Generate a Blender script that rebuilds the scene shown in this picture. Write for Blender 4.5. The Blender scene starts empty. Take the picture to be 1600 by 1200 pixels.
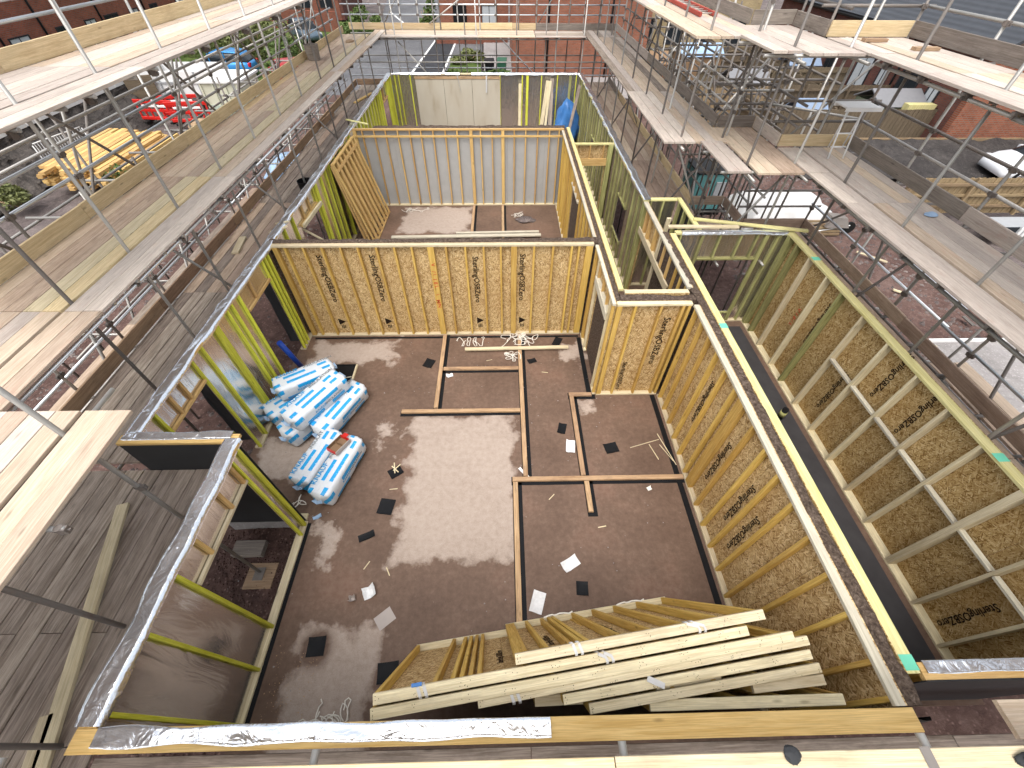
import bpy, math, random
from mathutils import Vector, Matrix, noise
R = random.Random(11)
C = bpy.context.scene.collection
sc = bpy.context.scene

# ------------------------------------------------------------------ camera
def cam_axes(pitch, yaw, roll):
    f = Vector((math.sin(yaw)*math.cos(pitch), math.cos(yaw)*math.cos(pitch), -math.sin(pitch)))
    r = f.cross(Vector((0, 0, 1))).normalized(); u = r.cross(f)
    return math.cos(roll)*r + math.sin(roll)*u, -math.sin(roll)*r + math.cos(roll)*u, f
cr, cu, cf = cam_axes(math.radians(48.517), math.radians(1.512), math.radians(.459))
cd = bpy.data.cameras.new('camera'); cam = bpy.data.objects.new('camera', cd); C.objects.link(cam)
M3 = Matrix((cr, cu, -cf)).transposed()
cam.matrix_world = Matrix.Translation((0, 0, 6.75)) @ M3.to_4x4()
cd.sensor_width = 36; cd.lens = 36*644.14/1600; cd.clip_end = 1500; cd.clip_start = .05
sc.camera = cam
# ------------------------------------------------------------------ sky, sun, exposure
SUN_EL, SUN_AZ = 64, 200          # degrees; azimuth clockwise from +Y
w = bpy.data.worlds.new('World'); sc.world = w; w.use_nodes = True
nt = w.node_tree; bg = nt.nodes['Background']
sky = nt.nodes.new('ShaderNodeTexSky'); sky.sky_type = 'NISHITA'; sky.sun_disc = False
sky.sun_elevation = math.radians(SUN_EL); sky.sun_rotation = math.radians(SUN_AZ)
sky.air_density = 1.3; sky.dust_density = 5; sky.ozone_density = 1
hs = nt.nodes.new('ShaderNodeHueSaturation'); hs.inputs['Saturation'].default_value = .28
nt.links.new(sky.outputs[0], hs.inputs['Color']); nt.links.new(hs.outputs[0], bg.inputs[0])
bg.inputs[1].default_value = .15
sd = bpy.data.lights.new('sun', 'SUN'); sd.energy = .5; sd.angle = math.radians(50); sd.color = (1, .96, .9)
sun = bpy.data.objects.new('sun', sd); C.objects.link(sun)
_az, _el = math.radians(SUN_AZ), math.radians(SUN_EL)
sun.rotation_euler = Vector((math.sin(_az)*math.cos(_el), math.cos(_az)*math.cos(_el), math.sin(_el))).to_track_quat('Z', 'Y').to_euler()
sc.view_settings.view_transform = 'Standard'; sc.view_settings.look = 'None'
sc.view_settings.exposure = 1.0; sc.view_settings.gamma = 1; sc.view_settings.use_curve_mapping = False
sc.render.engine = 'CYCLES'; sc.cycles.use_denoising = True; sc.cycles.max_bounces = 5
sc.cycles.diffuse_bounces = 3; sc.cycles.glossy_bounces = 3; sc.cycles.use_adaptive_sampling = True; sc.cycles.adaptive_threshold = .03

# ------------------------------------------------------------------ materials
MATS = {}
class NB:
    """small node builder"""
    def __init__(s, name):
        m = bpy.data.materials.new(name); m.use_nodes = True; s.m = m; s.nt = m.node_tree
        s.b = s.nt.nodes['Principled BSDF']; MATS[name] = m
    def n(s, t, **k):
        nd = s.nt.nodes.new('ShaderNode'+t)
        for a, v in k.items(): setattr(nd, a, v)
        return nd
    def l(s, a, b): s.nt.links.new(a, b)
    def val(s, sock, v):
        if hasattr(v, 'links') or isinstance(v, bpy.types.NodeSocket): s.l(v, sock)
        else: sock.default_value = v
    def math(s, op, a, b=0., c=0.):
        nd = s.n('Math', operation=op)
        for i, v in enumerate((a, b, c)): s.val(nd.inputs[i], v)
        return nd.outputs[0]
    def obj(s): return s.n('TexCoord').outputs['Object']
    def rnd(s): return s.n('ObjectInfo').outputs['Random']
    def mapping(s, vec, scale=(1, 1, 1), loc=None, rot=(0, 0, 0)):
        nd = s.n('Mapping'); s.l(vec, nd.inputs[0]); nd.inputs['Scale'].default_value = scale
        nd.inputs['Rotation'].default_value = rot
        if loc is not None: s.val(nd.inputs['Location'], loc)
        return nd.outputs[0]
    def shift(s, vec, amt=37.):          # per object offset so that copies differ
        cm = s.n('CombineXYZ'); r = s.math('MULTIPLY', s.rnd(), amt)
        for i in range(3): s.l(r, cm.inputs[i])
        ad = s.n('VectorMath', operation='ADD'); s.l(vec, ad.inputs[0]); s.l(cm.outputs[0], ad.inputs[1])
        return ad.outputs[0]
    def noise(s, vec, scale, detail=4., rough=.55, dist=0.):
        nd = s.n('TexNoise'); s.l(vec, nd.inputs['Vector']); nd.inputs['Scale'].default_value = scale
        nd.inputs['Detail'].default_value = detail; nd.inputs['Roughness'].default_value = rough
        nd.inputs['Distortion'].default_value = dist
        return nd.outputs['Fac']
    def ramp(s, fac, stops):
        nd = s.n('ValToRGB'); s.l(fac, nd.inputs[0]); e = nd.color_ramp.elements
        while len(e) < len(stops): e.new(.5)
        for x, (p, c) in zip(e, stops): x.position = p; x.color = (*c, 1) if len(c) == 3 else c
        return nd.outputs[0]
    def mix(s, fac, a, b, mode='MIX'):
        nd = s.n('Mix', data_type='RGBA', blend_type=mode)
        s.val(nd.inputs[0], fac); 
        for i, v in ((6, a), (7, b)):
            if isinstance(v, tuple): v = (*v, 1) if len(v) == 3 else v
            s.val(nd.inputs[i], v)
        return nd.outputs[2]
    def hsv(s, col, h=.5, sa=1., v=1.):
        nd = s.n('HueSaturation'); s.l(col, nd.inputs['Color'])
        for k, x in (('Hue', h), ('Saturation', sa), ('Value', v)): s.val(nd.inputs[k], x)
        return nd.outputs[0]
    def bump(s, h, strength=.3, dist=.01):
        nd = s.n('Bump'); s.l(h, nd.inputs['Height']); nd.inputs['Strength'].default_value = strength
        nd.inputs['Distance'].default_value = dist; s.l(nd.outputs[0], s.b.inputs['Normal'])
    def out(s, col=None, rough=.7, metal=0., spec=None):
        if col is not None:
            if isinstance(col, tuple): col = (*col, 1)
            s.val(s.b.inputs['Base Color'], col)
        s.val(s.b.inputs['Roughness'], rough); s.val(s.b.inputs['Metallic'], metal)
        if spec is not None: s.b.inputs['Specular IOR Level'].default_value = spec
        return s.m

def plain(name, col, rough=.6, metal=0., vary=.12, nscale=6.):
    b = NB(name); v = b.shift(b.obj())
    f = b.noise(v, nscale, 3)
    c = b.mix(f, tuple(x*(1-vary) for x in col), tuple(min(1, x*(1+vary)) for x in col))
    return b.out(c, rough, metal, .12 if max(col) < .06 and rough > .2 else .3)

def wood(name, lo, hi, dirt=(.1, .08, .06), dirtamt=.25, knots=.6, vvar=.3, rough=.72, stain=None, streak=.35):
    b = NB(name); v = b.shift(b.obj(), 61.)
    g = b.noise(b.mapping(v, (.5, 11, 11)), 3., 4, .62, .8)
    fine = b.noise(b.mapping(v, (1.6, 120, 120)), 2., 1, .6)
    c = b.ramp(g, ((.33, lo), (.6, hi)))
    c = b.mix(b.math('MULTIPLY', b.ramp(fine, ((.42, (1, 1, 1)), (.56, (0, 0, 0)))), streak), c, tuple(x*.62 for x in lo))
    vo = b.n('TexVoronoi'); b.l(b.mapping(v, (1.7, 6, 6)), vo.inputs['Vector']); vo.inputs['Scale'].default_value = 1.1
    k = b.ramp(vo.outputs['Distance'], ((.04, (1, 1, 1)), (.12, (0, 0, 0))))
    c = b.mix(b.math('MULTIPLY', k, knots), c, tuple(x*.36 for x in lo))
    d = b.noise(b.mapping(v, (1.2, 3.2, 3.2)), 2.3, 5, .7)
    c = b.mix(b.math('MULTIPLY', b.ramp(d, ((.48, (0, 0, 0)), (.7, (1, 1, 1)))), dirtamt), c, dirt)
    if name == 'board_grey':
        w2 = b.noise(b.mapping(v, (.45, 7, 7)), 2.6, 5, .72, .4)
        c = b.mix(b.math('MULTIPLY', b.ramp(w2, ((.46, (0, 0, 0)), (.64, (1, 1, 1)))), .6), c, (.12, .086, .063))
    if stain:
        c = b.mix(b.math('MULTIPLY', b.ramp(d, ((.34, (1, 1, 1)), (.45, (0, 0, 0)))), .5), c, stain)
    c = b.hsv(c, b.math('MULTIPLY_ADD', b.rnd(), .012, .494), 1., b.math('MULTIPLY_ADD', b.rnd(), vvar, 1-vvar/2))
    b.bump(fine, .3, .003)
    return b.out(c, rough, 0, .12)
wood('timber_pale', (.58, .48, .30), (.73, .635, .435), dirtamt=.18)
wood('timber_white', (.52, .47, .36), (.66, .61, .48), dirtamt=.25, dirt=(.2, .2, .19))
wood('timber_lemon', (.62, .56, .22), (.76, .70, .36), dirtamt=.12)
wood('timber_yellow', (.54, .33, .075), (.69, .47, .14), dirtamt=.12)
wood('timber_orange', (.55, .335, .115), (.69, .47, .20), dirtamt=.1)
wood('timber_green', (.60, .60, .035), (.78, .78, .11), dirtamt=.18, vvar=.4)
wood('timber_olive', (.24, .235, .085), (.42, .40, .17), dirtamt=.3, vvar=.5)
wood('timber_floor', (.36, .22, .12), (.52, .35, .21), dirtamt=.55, dirt=(.12, .08, .06))
wood('board_new', (.48, .37, .27), (.62, .505, .39), dirtamt=.3, dirt=(.30, .22, .17), knots=.5, stain=(.50, .33, .25))
wood('board_bleached', (.47, .40, .345), (.61, .535, .465), dirtamt=.4, dirt=(.32, .255, .215), knots=.4, stain=(.46, .34, .28))
wood('board_brown', (.38, .275, .20), (.52, .40, .31), dirtamt=.4, dirt=(.14, .1, .08))
wood('board_grey', (.29, .235, .19), (.45, .375, .31), dirtamt=.4, dirt=(.07, .055, .045), vvar=.45)
wood('toe_brown', (.28, .18, .11), (.42, .29, .19), dirtamt=.4)
wood('toe_pale', (.56, .42, .24), (.70, .56, .35), dirtamt=.3, dirt=(.33, .22, .12))
wood('toe_grey', (.20, .17, .145), (.30, .26, .225), dirtamt=.35)
wood('fence_wood', (.11, .085, .058), (.20, .155, .105), dirtamt=.4)
wood('fence_pale', (.22, .155, .09), (.34, .25, .15), dirtamt=.35)

def osb(name, tint=1., sat=1.12):
    b = NB(name); v = b.shift(b.obj(), 23.); top = hue = None
    for i, (a, sx, sy) in enumerate(((.3, 14, 84), (1.15, 16, 92), (2.5, 15, 88))):
        vo = b.n('TexVoronoi'); vo.inputs['Scale'].default_value = 1; vo.voronoi_dimensions = '2D'
        b.l(b.mapping(b.mapping(v, (1, 1, 1), None, (0, 0, a)), (sx, sy, 3), (i*7.3, i*3.1, i)), vo.inputs['Vector'])
        sp = b.n('SeparateColor'); b.l(vo.outputs['Color'], sp.inputs[0])
        if top is None: top, hue = sp.outputs[0], sp.outputs[1]
        else:
            gt = b.math('GREATER_THAN', sp.outputs[0], top); hue = b.math('MULTIPLY_ADD', b.math('SUBTRACT', sp.outputs[1], hue), gt, hue); top = b.math('MAXIMUM', top, sp.outputs[0])
    def T(*c): return tuple(min(1, x*tint) for x in c)
    c = b.ramp(hue, ((.06, T(.20, .115, .045)), (.28, T(.37, .25, .115)), (.7, T(.50, .36, .18)), (.95, T(.64, .50, .29))))
    n2 = b.noise(v, 1.3, 3)
    c = b.mix(b.math('MULTIPLY', b.ramp(n2, ((.45, (0, 0, 0)), (.7, (1, 1, 1)))), .3), c, T(.31, .18, .07))
    c = b.hsv(c, .5, sat, 1.)
    return b.out(c, .8, 0, .1)
osb('osb', 1.14, 1.02); osb('osb_brown', .95, 1.08)

def steel(name, col, rough, metal=.85, rust=.25):
    b = NB(name); v = b.shift(b.obj())
    f = b.noise(b.mapping(v, (2, 14, 14)), 3, 5, .65)
    c = b.mix(f, tuple(x*.62 for x in col), col)
    c = b.mix(b.math('MULTIPLY', b.ramp(b.noise(v, 5, 5, .7), ((.56, (0, 0, 0)), (.7, (1, 1, 1)))), rust), c, (.16, .085, .05))
    c = b.hsv(c, .5, 1., b.math('MULTIPLY_ADD', b.rnd(), .5, .72))
    return b.out(c, b.math('MULTIPLY_ADD', f, .3, rough-.1), metal)
steel('steel', (.52, .50, .465), .42, .5, .25)
steel('steel_bright', (.88, .92, .95), .28, .85, .03)
steel('steel_dark', (.23, .205, .185), .6, .35, .45)
steel('coupler', (.24, .21, .19), .55, .6, .5)
steel('aluminium', (.72, .73, .74), .35, .8, .0)

def foil(name, col, rough, scale, strength, mottle=.0, mcol=(.3, .25, .2), metal=.92, stretch=(1, 1, 1)):
    b = NB(name); v = b.shift(b.obj())
    f = b.noise(b.mapping(v, stretch), scale, 3, .55, 1.2); g = b.noise(b.mapping(v, (1, 4, 1)), scale*.35, 2, .5, .6)
    b.bump(f, strength, .03)
    c = b.mix(b.math('MULTIPLY', g, mottle), col, mcol)
    return b.out(c, rough, metal)
foil('foil', (.90, .94, 1.), .2, 5., .6)
foil('membrane', (.80, .77, .73), .2, 1.4, .4, .3, (.55, .48, .42), .94, (.7, 2.6, 1))
foil('membrane_far', (.74, .72, .69), .24, 2.4, .8, .35, (.5, .47, .42), .9, (.8, 2.4, 1))

def concrete():
    b = NB('concrete_floor'); v = b.obj()
    sx = b.n('SeparateXYZ'); b.l(v, sx.inputs[0]); x, y = sx.outputs[0], sx.outputs[1]
    big = b.noise(v, .9, 4, .6); mid = b.noise(v, 11, 6, .7); fine = b.noise(v, 70, 3, .75)
    wet = b.ramp(b.math('ADD', b.math('MULTIPLY', big, .55), b.math('MULTIPLY', mid, .45)),
                 ((.3, (.086, .053, .038)), (.52, (.152, .098, .070)), (.7, (.222, .157, .118))))
    red = b.ramp(b.noise(v, .9, 4), ((.52, (0, 0, 0)), (.7, (1, 1, 1))))
    wet = b.mix(b.math('MULTIPLY', red, .35), wet, (.18, .085, .055))
    dry = b.ramp(b.math('ADD', b.math('MULTIPLY', mid, .4), b.math('ADD', b.math('MULTIPLY', fine, .4), b.math('MULTIPLY', big, .2))),
                 ((.34, (.27, .21, .17)), (.5, (.385, .31, .258)), (.66, (.46, .385, .33))))
    wob = b.math('MULTIPLY_ADD', b.noise(v, 1.9, 6, .62), .95, -.48)
    m = None
    for cx, cy, hx, hy, amp in ((-.80, 3.7, .98, 1.42, 1), (-2.35, .55, .55, .78, 1), (-2.2, 13.4, 1.15, .85, 1), (-3.5, 7.0, .9, .35, 1.25), (-4.1, 4.2, .5, .4, 1.2), (1.65, 5.35, .16, .09, 1.2), (-2.95, 2.5, .1, .3, 1.5), (-2.3, 4.55, .12, .28, 1.5), (1.7, 6.9, .3, .3, 1.5)):
        dx = b.math('SUBTRACT', b.math('ABSOLUTE', b.math('SUBTRACT', x, cx)), hx)
        dy = b.math('SUBTRACT', b.math('ABSOLUTE', b.math('SUBTRACT', y, cy)), hy)
        d = b.math('MULTIPLY_ADD', wob, amp, b.math('MAXIMUM', dx, dy))
        m = d if m is None else b.math('MINIMUM', m, d)
    # damp ring left round the membrane square
    dd = b.n('VectorMath', operation='DISTANCE'); b.l(v, dd.inputs[0]); dd.inputs[1].default_value = (-2.67, 1.12, 0)
    m = b.math('MAXIMUM', m, b.math('MULTIPLY', b.math('SUBTRACT', b.math('MULTIPLY_ADD', wob, .25, .24), dd.outputs['Value']), 1.))
    mask = b.ramp(b.math('MULTIPLY_ADD', m, 1., .5), ((.42, (1, 1, 1)), (.5, (.55, .55, .55)), (.56, (0, 0, 0))))
    c = b.mix(mask, wet, dry)
    spk = b.ramp(b.noise(v, 26, 3, .7), ((.66, (0, 0, 0)), (.74, (1, 1, 1))))
    c = b.mix(b.math('MULTIPLY', spk, .35), c, (.05, .04, .035))
    lit = b.ramp(b.noise(b.mapping(v, (1, 1, 1), (9, 4, 0)), 33, 2, .7), ((.73, (0, 0, 0)), (.78, (1, 1, 1))))
    c = b.mix(b.math('MULTIPLY', lit, .5), c, (.42, .36, .3))
    b.bump(fine, .25, .006)
    b.out(c, b.math('MULTIPLY_ADD', mask, .3, .55), 0, .22)
concrete()

def soil(name, a, bb, cc, scale=1.):
    b = NB(name); v = b.obj()
    f = b.math('ADD', b.math('MULTIPLY', b.noise(v, .5*scale, 3, .65), .5), b.math('MULTIPLY', b.noise(v, 6*scale, 5, .75), .5))
    c = b.ramp(f, ((.34, a), (.5, bb), (.68, cc)))
    st = b.n('TexVoronoi'); st.inputs['Scale'].default_value = 14*scale; b.l(v, st.inputs['Vector'])
    k = b.ramp(st.outputs['Distance'], ((.1, (1, 1, 1)), (.3, (0, 0, 0))))
    c = b.mix(b.math('MULTIPLY', k, b.math('MULTIPLY', f, .7)), c, tuple(min(1, x*1.9) for x in cc))
    b.bump(f, .9, .06)
    return b.out(c, .9, 0, .2)
soil('soil', (.045, .026, .022), (.105, .062, .052), (.20, .135, .115))
soil('gravel', (.06, .05, .048), (.13, .105, .10), (.26, .22, .20), 1.6)
soil('rubble_dark', (.022, .02, .019), (.06, .052, .047), (.14, .12, .105), 1.2)
soil('earth_bank', (.02, .018, .018), (.045, .04, .038), (.09, .08, .075), .8)
soil('asphalt', (.075, .075, .08), (.12, .12, .126), (.17, .17, .176), .8)
soil('asphalt_new', (.025, .026, .03), (.04, .041, .046), (.06, .06, .066), 1.5)
soil('grass', (.035, .06, .012), (.07, .11, .025), (.14, .17, .05), 2)
soil('paving', (.20, .185, .18), (.29, .27, .262), (.36, .34, .33), 1)

def brick(name, a, bb, mortar, scale=1.):
    b = NB(name); v = b.obj()
    br = b.n('TexBrick'); b.l(v, br.inputs['Vector'])
    br.inputs['Color1'].default_value = (*a, 1); br.inputs['Color2'].default_value = (*bb, 1); br.inputs['Mortar'].default_value = (*mortar, 1)
    br.inputs['Scale'].default_value = 1.; br.inputs['Mortar Size'].default_value = .012; br.inputs['Brick Width'].default_value = .225; br.inputs['Row Height'].default_value = .075
    f = b.noise(v, 2.2, 6, .65)
    c = b.hsv(br.outputs['Color'], .5, 1., b.math('MULTIPLY_ADD', f, .8, .6))
    dk = b.ramp(b.noise(b.mapping(v, (4.4, 13, 4)), 1, 2), ((.62, (0, 0, 0)), (.7, (1, 1, 1))))
    c = b.mix(b.math('MULTIPLY', dk, .55), c, tuple(x*.35 for x in a))
    b.bump(br.outputs['Fac'], -.4, .01)
    return b.out(c, .85, 0, .25)
brick('brick_red', (.27, .075, .04), (.20, .055, .032), (.14, .10, .08))
brick('brick_dark', (.15, .05, .036), (.115, .038, .03), (.09, .065, .055))
brick('brick_orange', (.30, .095, .048), (.235, .07, .036), (.19, .14, .11))
brick('block_buff', (.42, .32, .17), (.36, .27, .14), (.3, .25, .17))

def slate():
    b = NB('slate'); v = b.obj()
    wv = b.n('TexWave', wave_type='BANDS', bands_direction='Y'); b.l(v, wv.inputs['Vector']); wv.inputs['Scale'].default_value = 1.05; wv.inputs['Distortion'].default_value = .6; wv.inputs['Detail'].default_value = 2
    f = b.noise(v, 3, 5)
    c = b.mix(f, (.025, .028, .034), (.06, .066, .078)); c = b.mix(b.math('MULTIPLY', wv.outputs['Fac'], .4), c, (.02, .021, .025))
    b.bump(wv.outputs['Fac'], .5, .03); b.out(c, .55)
slate()
def fuzz():
    b = NB('mineral_wool'); v = b.shift(b.obj())
    f = b.noise(v, 26, 4, .75, .5)
    c = b.ramp(f, ((.3, (.035, .024, .018)), (.5, (.10, .072, .055)), (.72, (.22, .17, .135)))); b.bump(f, 1., .03); b.out(c, .95, 0, .1)
fuzz()
plain('plastic_black', (.012, .012, .013), .45); plain('dpc', (.011, .0115, .013), .5, 0, .3)
plain('breather_dark', (.035, .036, .038), .55, 0, .3, 2.); plain('white_paint', (.75, .75, .74), .5, 0, .06)
plain('white_sheet', (.56, .555, .545), .55, 0, .15, 3.); plain('strap', (.74, .70, .62), .5); plain('paper', (.72, .72, .72), .6, 0, .2, 25)
plain('grey_card', (.42, .37, .34), .8); plain('blue_pipe', (.012, .05, .30), .35); plain('blue_sheet', (.05, .17, .42), .3, 0, .45, 3.); plain('blue_pale', (.30, .42, .58), .35, 0, .3, 3.)
plain('red_plastic', (.55, .02, .015), .4, 0, .15); plain('red_ladder', (.36, .06, .04), .6); plain('teal_paint', (.10, .26, .26), .5)
plain('cream_paint', (.56, .56, .44), .55, 0, .15, 1.5); plain('mint_paint', (.42, .50, .42), .55); plain('rubber', (.015, .015, .015), .8); plain('glass_dark', (.02, .025, .03), .08)
plain('window_pale', (.45, .48, .5), .15); plain('frame_dark', (.03, .03, .033), .5); plain('frame_grey', (.34, .35, .36), .5)
plain('car_blue', (.035, .22, .50), .25, .2, .05); plain('car_grey', (.11, .15, .19), .25, .4, .05); plain('car_white', (.75, .77, .8), .25, 0, .05); plain('car_red', (.3, .02, .02), .3)
plain('chrome', (.6, .6, .62), .25, .9); plain('red_lens', (.5, .01, .02), .2); plain('lens', (.7, .72, .75), .1); plain('ink', (.02, .012, .008), .8, 0, .5, 90); plain('ink_grey', (.16, .17, .18), .6); plain('ink_blue', (.02, .30, .62), .5)
plain('red_marker', (.52, .06, .02), .7); plain('green_spray', (.15, .55, .38), .7); plain('brown_crate', (.24, .15, .085), .8); plain('lining_grey', (.40, .40, .39), .5, 0, .12, 4)
plain('bin_green', (.03, .10, .06), .5); plain('stone_coping', (.70, .70, .68), .7); plain('shed_roof', (.20, .20, .21), .7); plain('shed_green', (.16, .18, .12), .7); plain('blue_roof', (.20, .26, .36), .6); plain('orange_sheet', (.50, .20, .04), .7)
plain('plastic_clear', (.6, .62, .63), .2)
def lining():   # cream sheathing boards of the far wall with water stains
    b = NB('cream_board'); v = b.shift(b.obj())
    f = b.noise(b.mapping(v, (.5, 1.4, 1)), 1.3, 3); g = b.noise(v, 30, 2)
    c = b.ramp(f, ((.3, (.40, .34, .25)), (.45, (.50, .45, .355)), (.75, (.54, .50, .41)))); b.bump(g, .1, .003); b.out(c, .8)
lining()
def leaf_mat(name, a, c2):
    b = NB(name); c = b.mix(b.noise(b.obj(), 2.5, 4), a, c2); b.out(c, .6, 0, .3)
leaf_mat('leaf', (.03, .06, .012), (.12, .17, .04)); leaf_mat('leaf_olive', (.07, .09, .025), (.20, .21, .08))
def bag_mat():
    b = NB('bag_print'); v = b.obj()
    sx = b.n('SeparateXYZ'); b.l(v, sx.inputs[0]); x, y, z = sx.outputs
    per = b.math('ADD', y, b.math('MULTIPLY', z, .9))
    def band(val, lo, hi): return b.math('MULTIPLY', b.math('GREATER_THAN', val, lo), b.math('LESS_THAN', val, hi))
    tot = None
    for (y0, y1, x0, x1) in ((.02, .09, -.34, .22), (.02, .09, .34, .50), (.17, .235, -.36, .06), (.17, .235, .30, .48), (-.19, -.11, -.20, .36), (-.36, -.29, -.44, -.05), (-.36, -.29, .15, .46), (.42, .47, -.3, .34), (.55, .62, -.4, .1), (.02, .10, -.60, -.46), (.26, .34, -.62, -.52), (-.2, -.1, -.62, -.46), (-.2, -.1, .5, .62), (.12, .2, .55, .64)):
        k = b.math('MULTIPLY', band(per, y0, y1), band(x, x0, x1)); tot = k if tot is None else b.math('MAXIMUM', tot, k)
    # small print inside the blue bars and grey print on the white
    nz = b.noise(b.mapping(v, (34, 60, 20)), 1, 2); pr = b.math('GREATER_THAN', nz, .6)
    line = band(b.math('FRACT', b.math('MULTIPLY', per, 14.)), .3, .62)
    white = b.mix(b.math('MULTIPLY', b.math('MULTIPLY', pr, line), .25), (.66, .69, .72), (.30, .33, .37))
    blue = b.mix(b.math('MULTIPLY', b.math('MULTIPLY', pr, line), .8), (.012, .33, .70), (.45, .68, .85))
    c = b.mix(tot, white, blue)
    wr = b.noise(v, 9, 6, .6, 1.); b.bump(wr, .55, .02); b.out(c, .3, 0, .5)
bag_mat()
MT = MATS

# ------------------------------------------------------------------ object helpers
MESH = {}
def link(name, data, parent=None, mw=None):
    o = bpy.data.objects.new(name, data); C.objects.link(o)
    if mw is None: mw = Matrix.Identity(4)
    if parent is not None:
        o.parent = parent; o.matrix_local = wm(parent).inverted() @ mw
    else: o.matrix_local = mw
    WM[o.name] = mw
    return o
WM = {}
def wm(o): return WM[o.name]
def tag(o, label, cat=None, group=None, kind=None):
    o['label'] = label
    if cat: o['category'] = cat
    if group: o['group'] = group
    if kind: o['kind'] = kind
    return o
def thing(name, label, cat, loc=(0, 0, 0), group=None):
    o = link(name, None, None, Matrix.Translation(loc)); return tag(o, label, cat, group)
def newmesh(name, verts, faces, mat, smooth=False):
    me = bpy.data.meshes.new(name); me.from_pydata([tuple(v) for v in verts], [], faces)
    me.materials.append(MT[mat])
    if smooth: me.polygons.foreach_set('use_smooth', [True]*len(me.polygons))
    me.update(); return me
def boxmesh(L, w_, t, mat, ch=.004):
    key = ('b', round(L, 3), round(w_, 3), round(t, 3), mat)
    if key in MESH: return MESH[key]
    a, y, z = L/2, w_/2, t/2; c = min(ch, y*.35, z*.35)
    sec = [(-y+c, -z), (y-c, -z), (y, -z+c), (y, z-c), (y-c, z), (-y+c, z), (-y, z-c), (-y, -z+c)]
    vs = [(-a, p, q) for p, q in sec]+[(a, p, q) for p, q in sec]
    fs = [tuple(range(7, -1, -1)), tuple(range(8, 16))]+[(i, (i+1) % 8, 8+(i+1) % 8, 8+i) for i in range(8)]
    MESH[key] = newmesh('timber', vs, fs, mat); return MESH[key]
def tubemesh(L, r, mat, n=10, hollow=True):
    key = ('t', round(L, 3), round(r, 4), mat, n)
    if key in MESH: return MESH[key]
    a = L/2; vs = []; 
    for x in (-a, a):
        for i in range(n):
            t = 2*math.pi*i/n; vs.append((x, r*math.cos(t), r*math.sin(t)))
    fs = [(i, (i+1) % n, n+(i+1) % n, n+i) for i in range(n)]
    fs += [tuple(range(n-1, -1, -1)), tuple(range(n, 2*n))]
    me = newmesh('tube', vs, fs, mat); me.polygons.foreach_set('use_smooth', [True]*n+[False]*2); MESH[key] = me; return me
def frame(p0, p1, up=(0, 0, 1)):
    p0, p1 = Vector(p0), Vector(p1); x = (p1-p0).normalized(); u = Vector(up)
    if abs(x.dot(u)) > .995: u = Vector((0, 1, 0)) if abs(x.y) < .9 else Vector((1, 0, 0))
    y = u.cross(x).normalized(); z = x.cross(y)
    m = Matrix((x, y, z)).transposed().to_4x4(); m.translation = (p0+p1)/2; return m
def beam(name, parent, p0, p1, w_, t, mat, up=(0, 0, 1), ch=.004):
    """w_ across (perpendicular to up), t along up"""
    L = (Vector(p1)-Vector(p0)).length
    return link(name, boxmesh(L, w_, t, mat, ch), parent, frame(p0, p1, up))
def tube(name, parent, p0, p1, mat='steel', r=.0242, n=10):
    return link(name, tubemesh((Vector(p1)-Vector(p0)).length, r, mat, n), parent, frame(p0, p1))
def box(name, parent, x0, x1, y0, y1, z0, z1, mat, long=None):
    d = (x1-x0, y1-y0, z1-z0); ax = d.index(max(d)) if long is None else long
    c = Vector(((x0+x1)/2, (y0+y1)/2, (z0+z1)/2)); e = Vector((0, 0, 0)); e[ax] = d[ax]/2
    up = (0, 0, 1) if ax != 2 else (0, 1, 0)
    if ax == 0: w_, t = d[1], d[2]
    elif ax == 1: w_, t = d[0], d[2]
    else: w_, t = d[0], d[1]
    return beam(name, parent, c-e, c+e, w_, t, mat, up)
def text(parent, body, size, mat, mw, name='lettering', ext=.0006):
    key = (body, size, mat)
    if key not in MESH:
        cu_ = bpy.data.curves.new(name, 'FONT'); cu_.body = body; cu_.size = size; cu_.extrude = ext; cu_.offset = size*.012
        cu_.align_x = 'CENTER'; cu_.align_y = 'CENTER'; cu_.resolution_u = 2
        to = bpy.data.objects.new('letters', cu_); C.objects.link(to)
        me = bpy.data.meshes.new_from_object(to.evaluated_get(bpy.context.evaluated_depsgraph_get()))
        bpy.data.objects.remove(to); me.materials.clear(); me.materials.append(MT[mat]); MESH[key] = me
    return link(name, MESH[key], parent, mw)
def axes(o, x, y, z):
    m = Matrix((Vector(x).normalized(), Vector(y).normalized(), Vector(z).normalized())).transposed().to_4x4(); m.translation = Vector(o); return m
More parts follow.
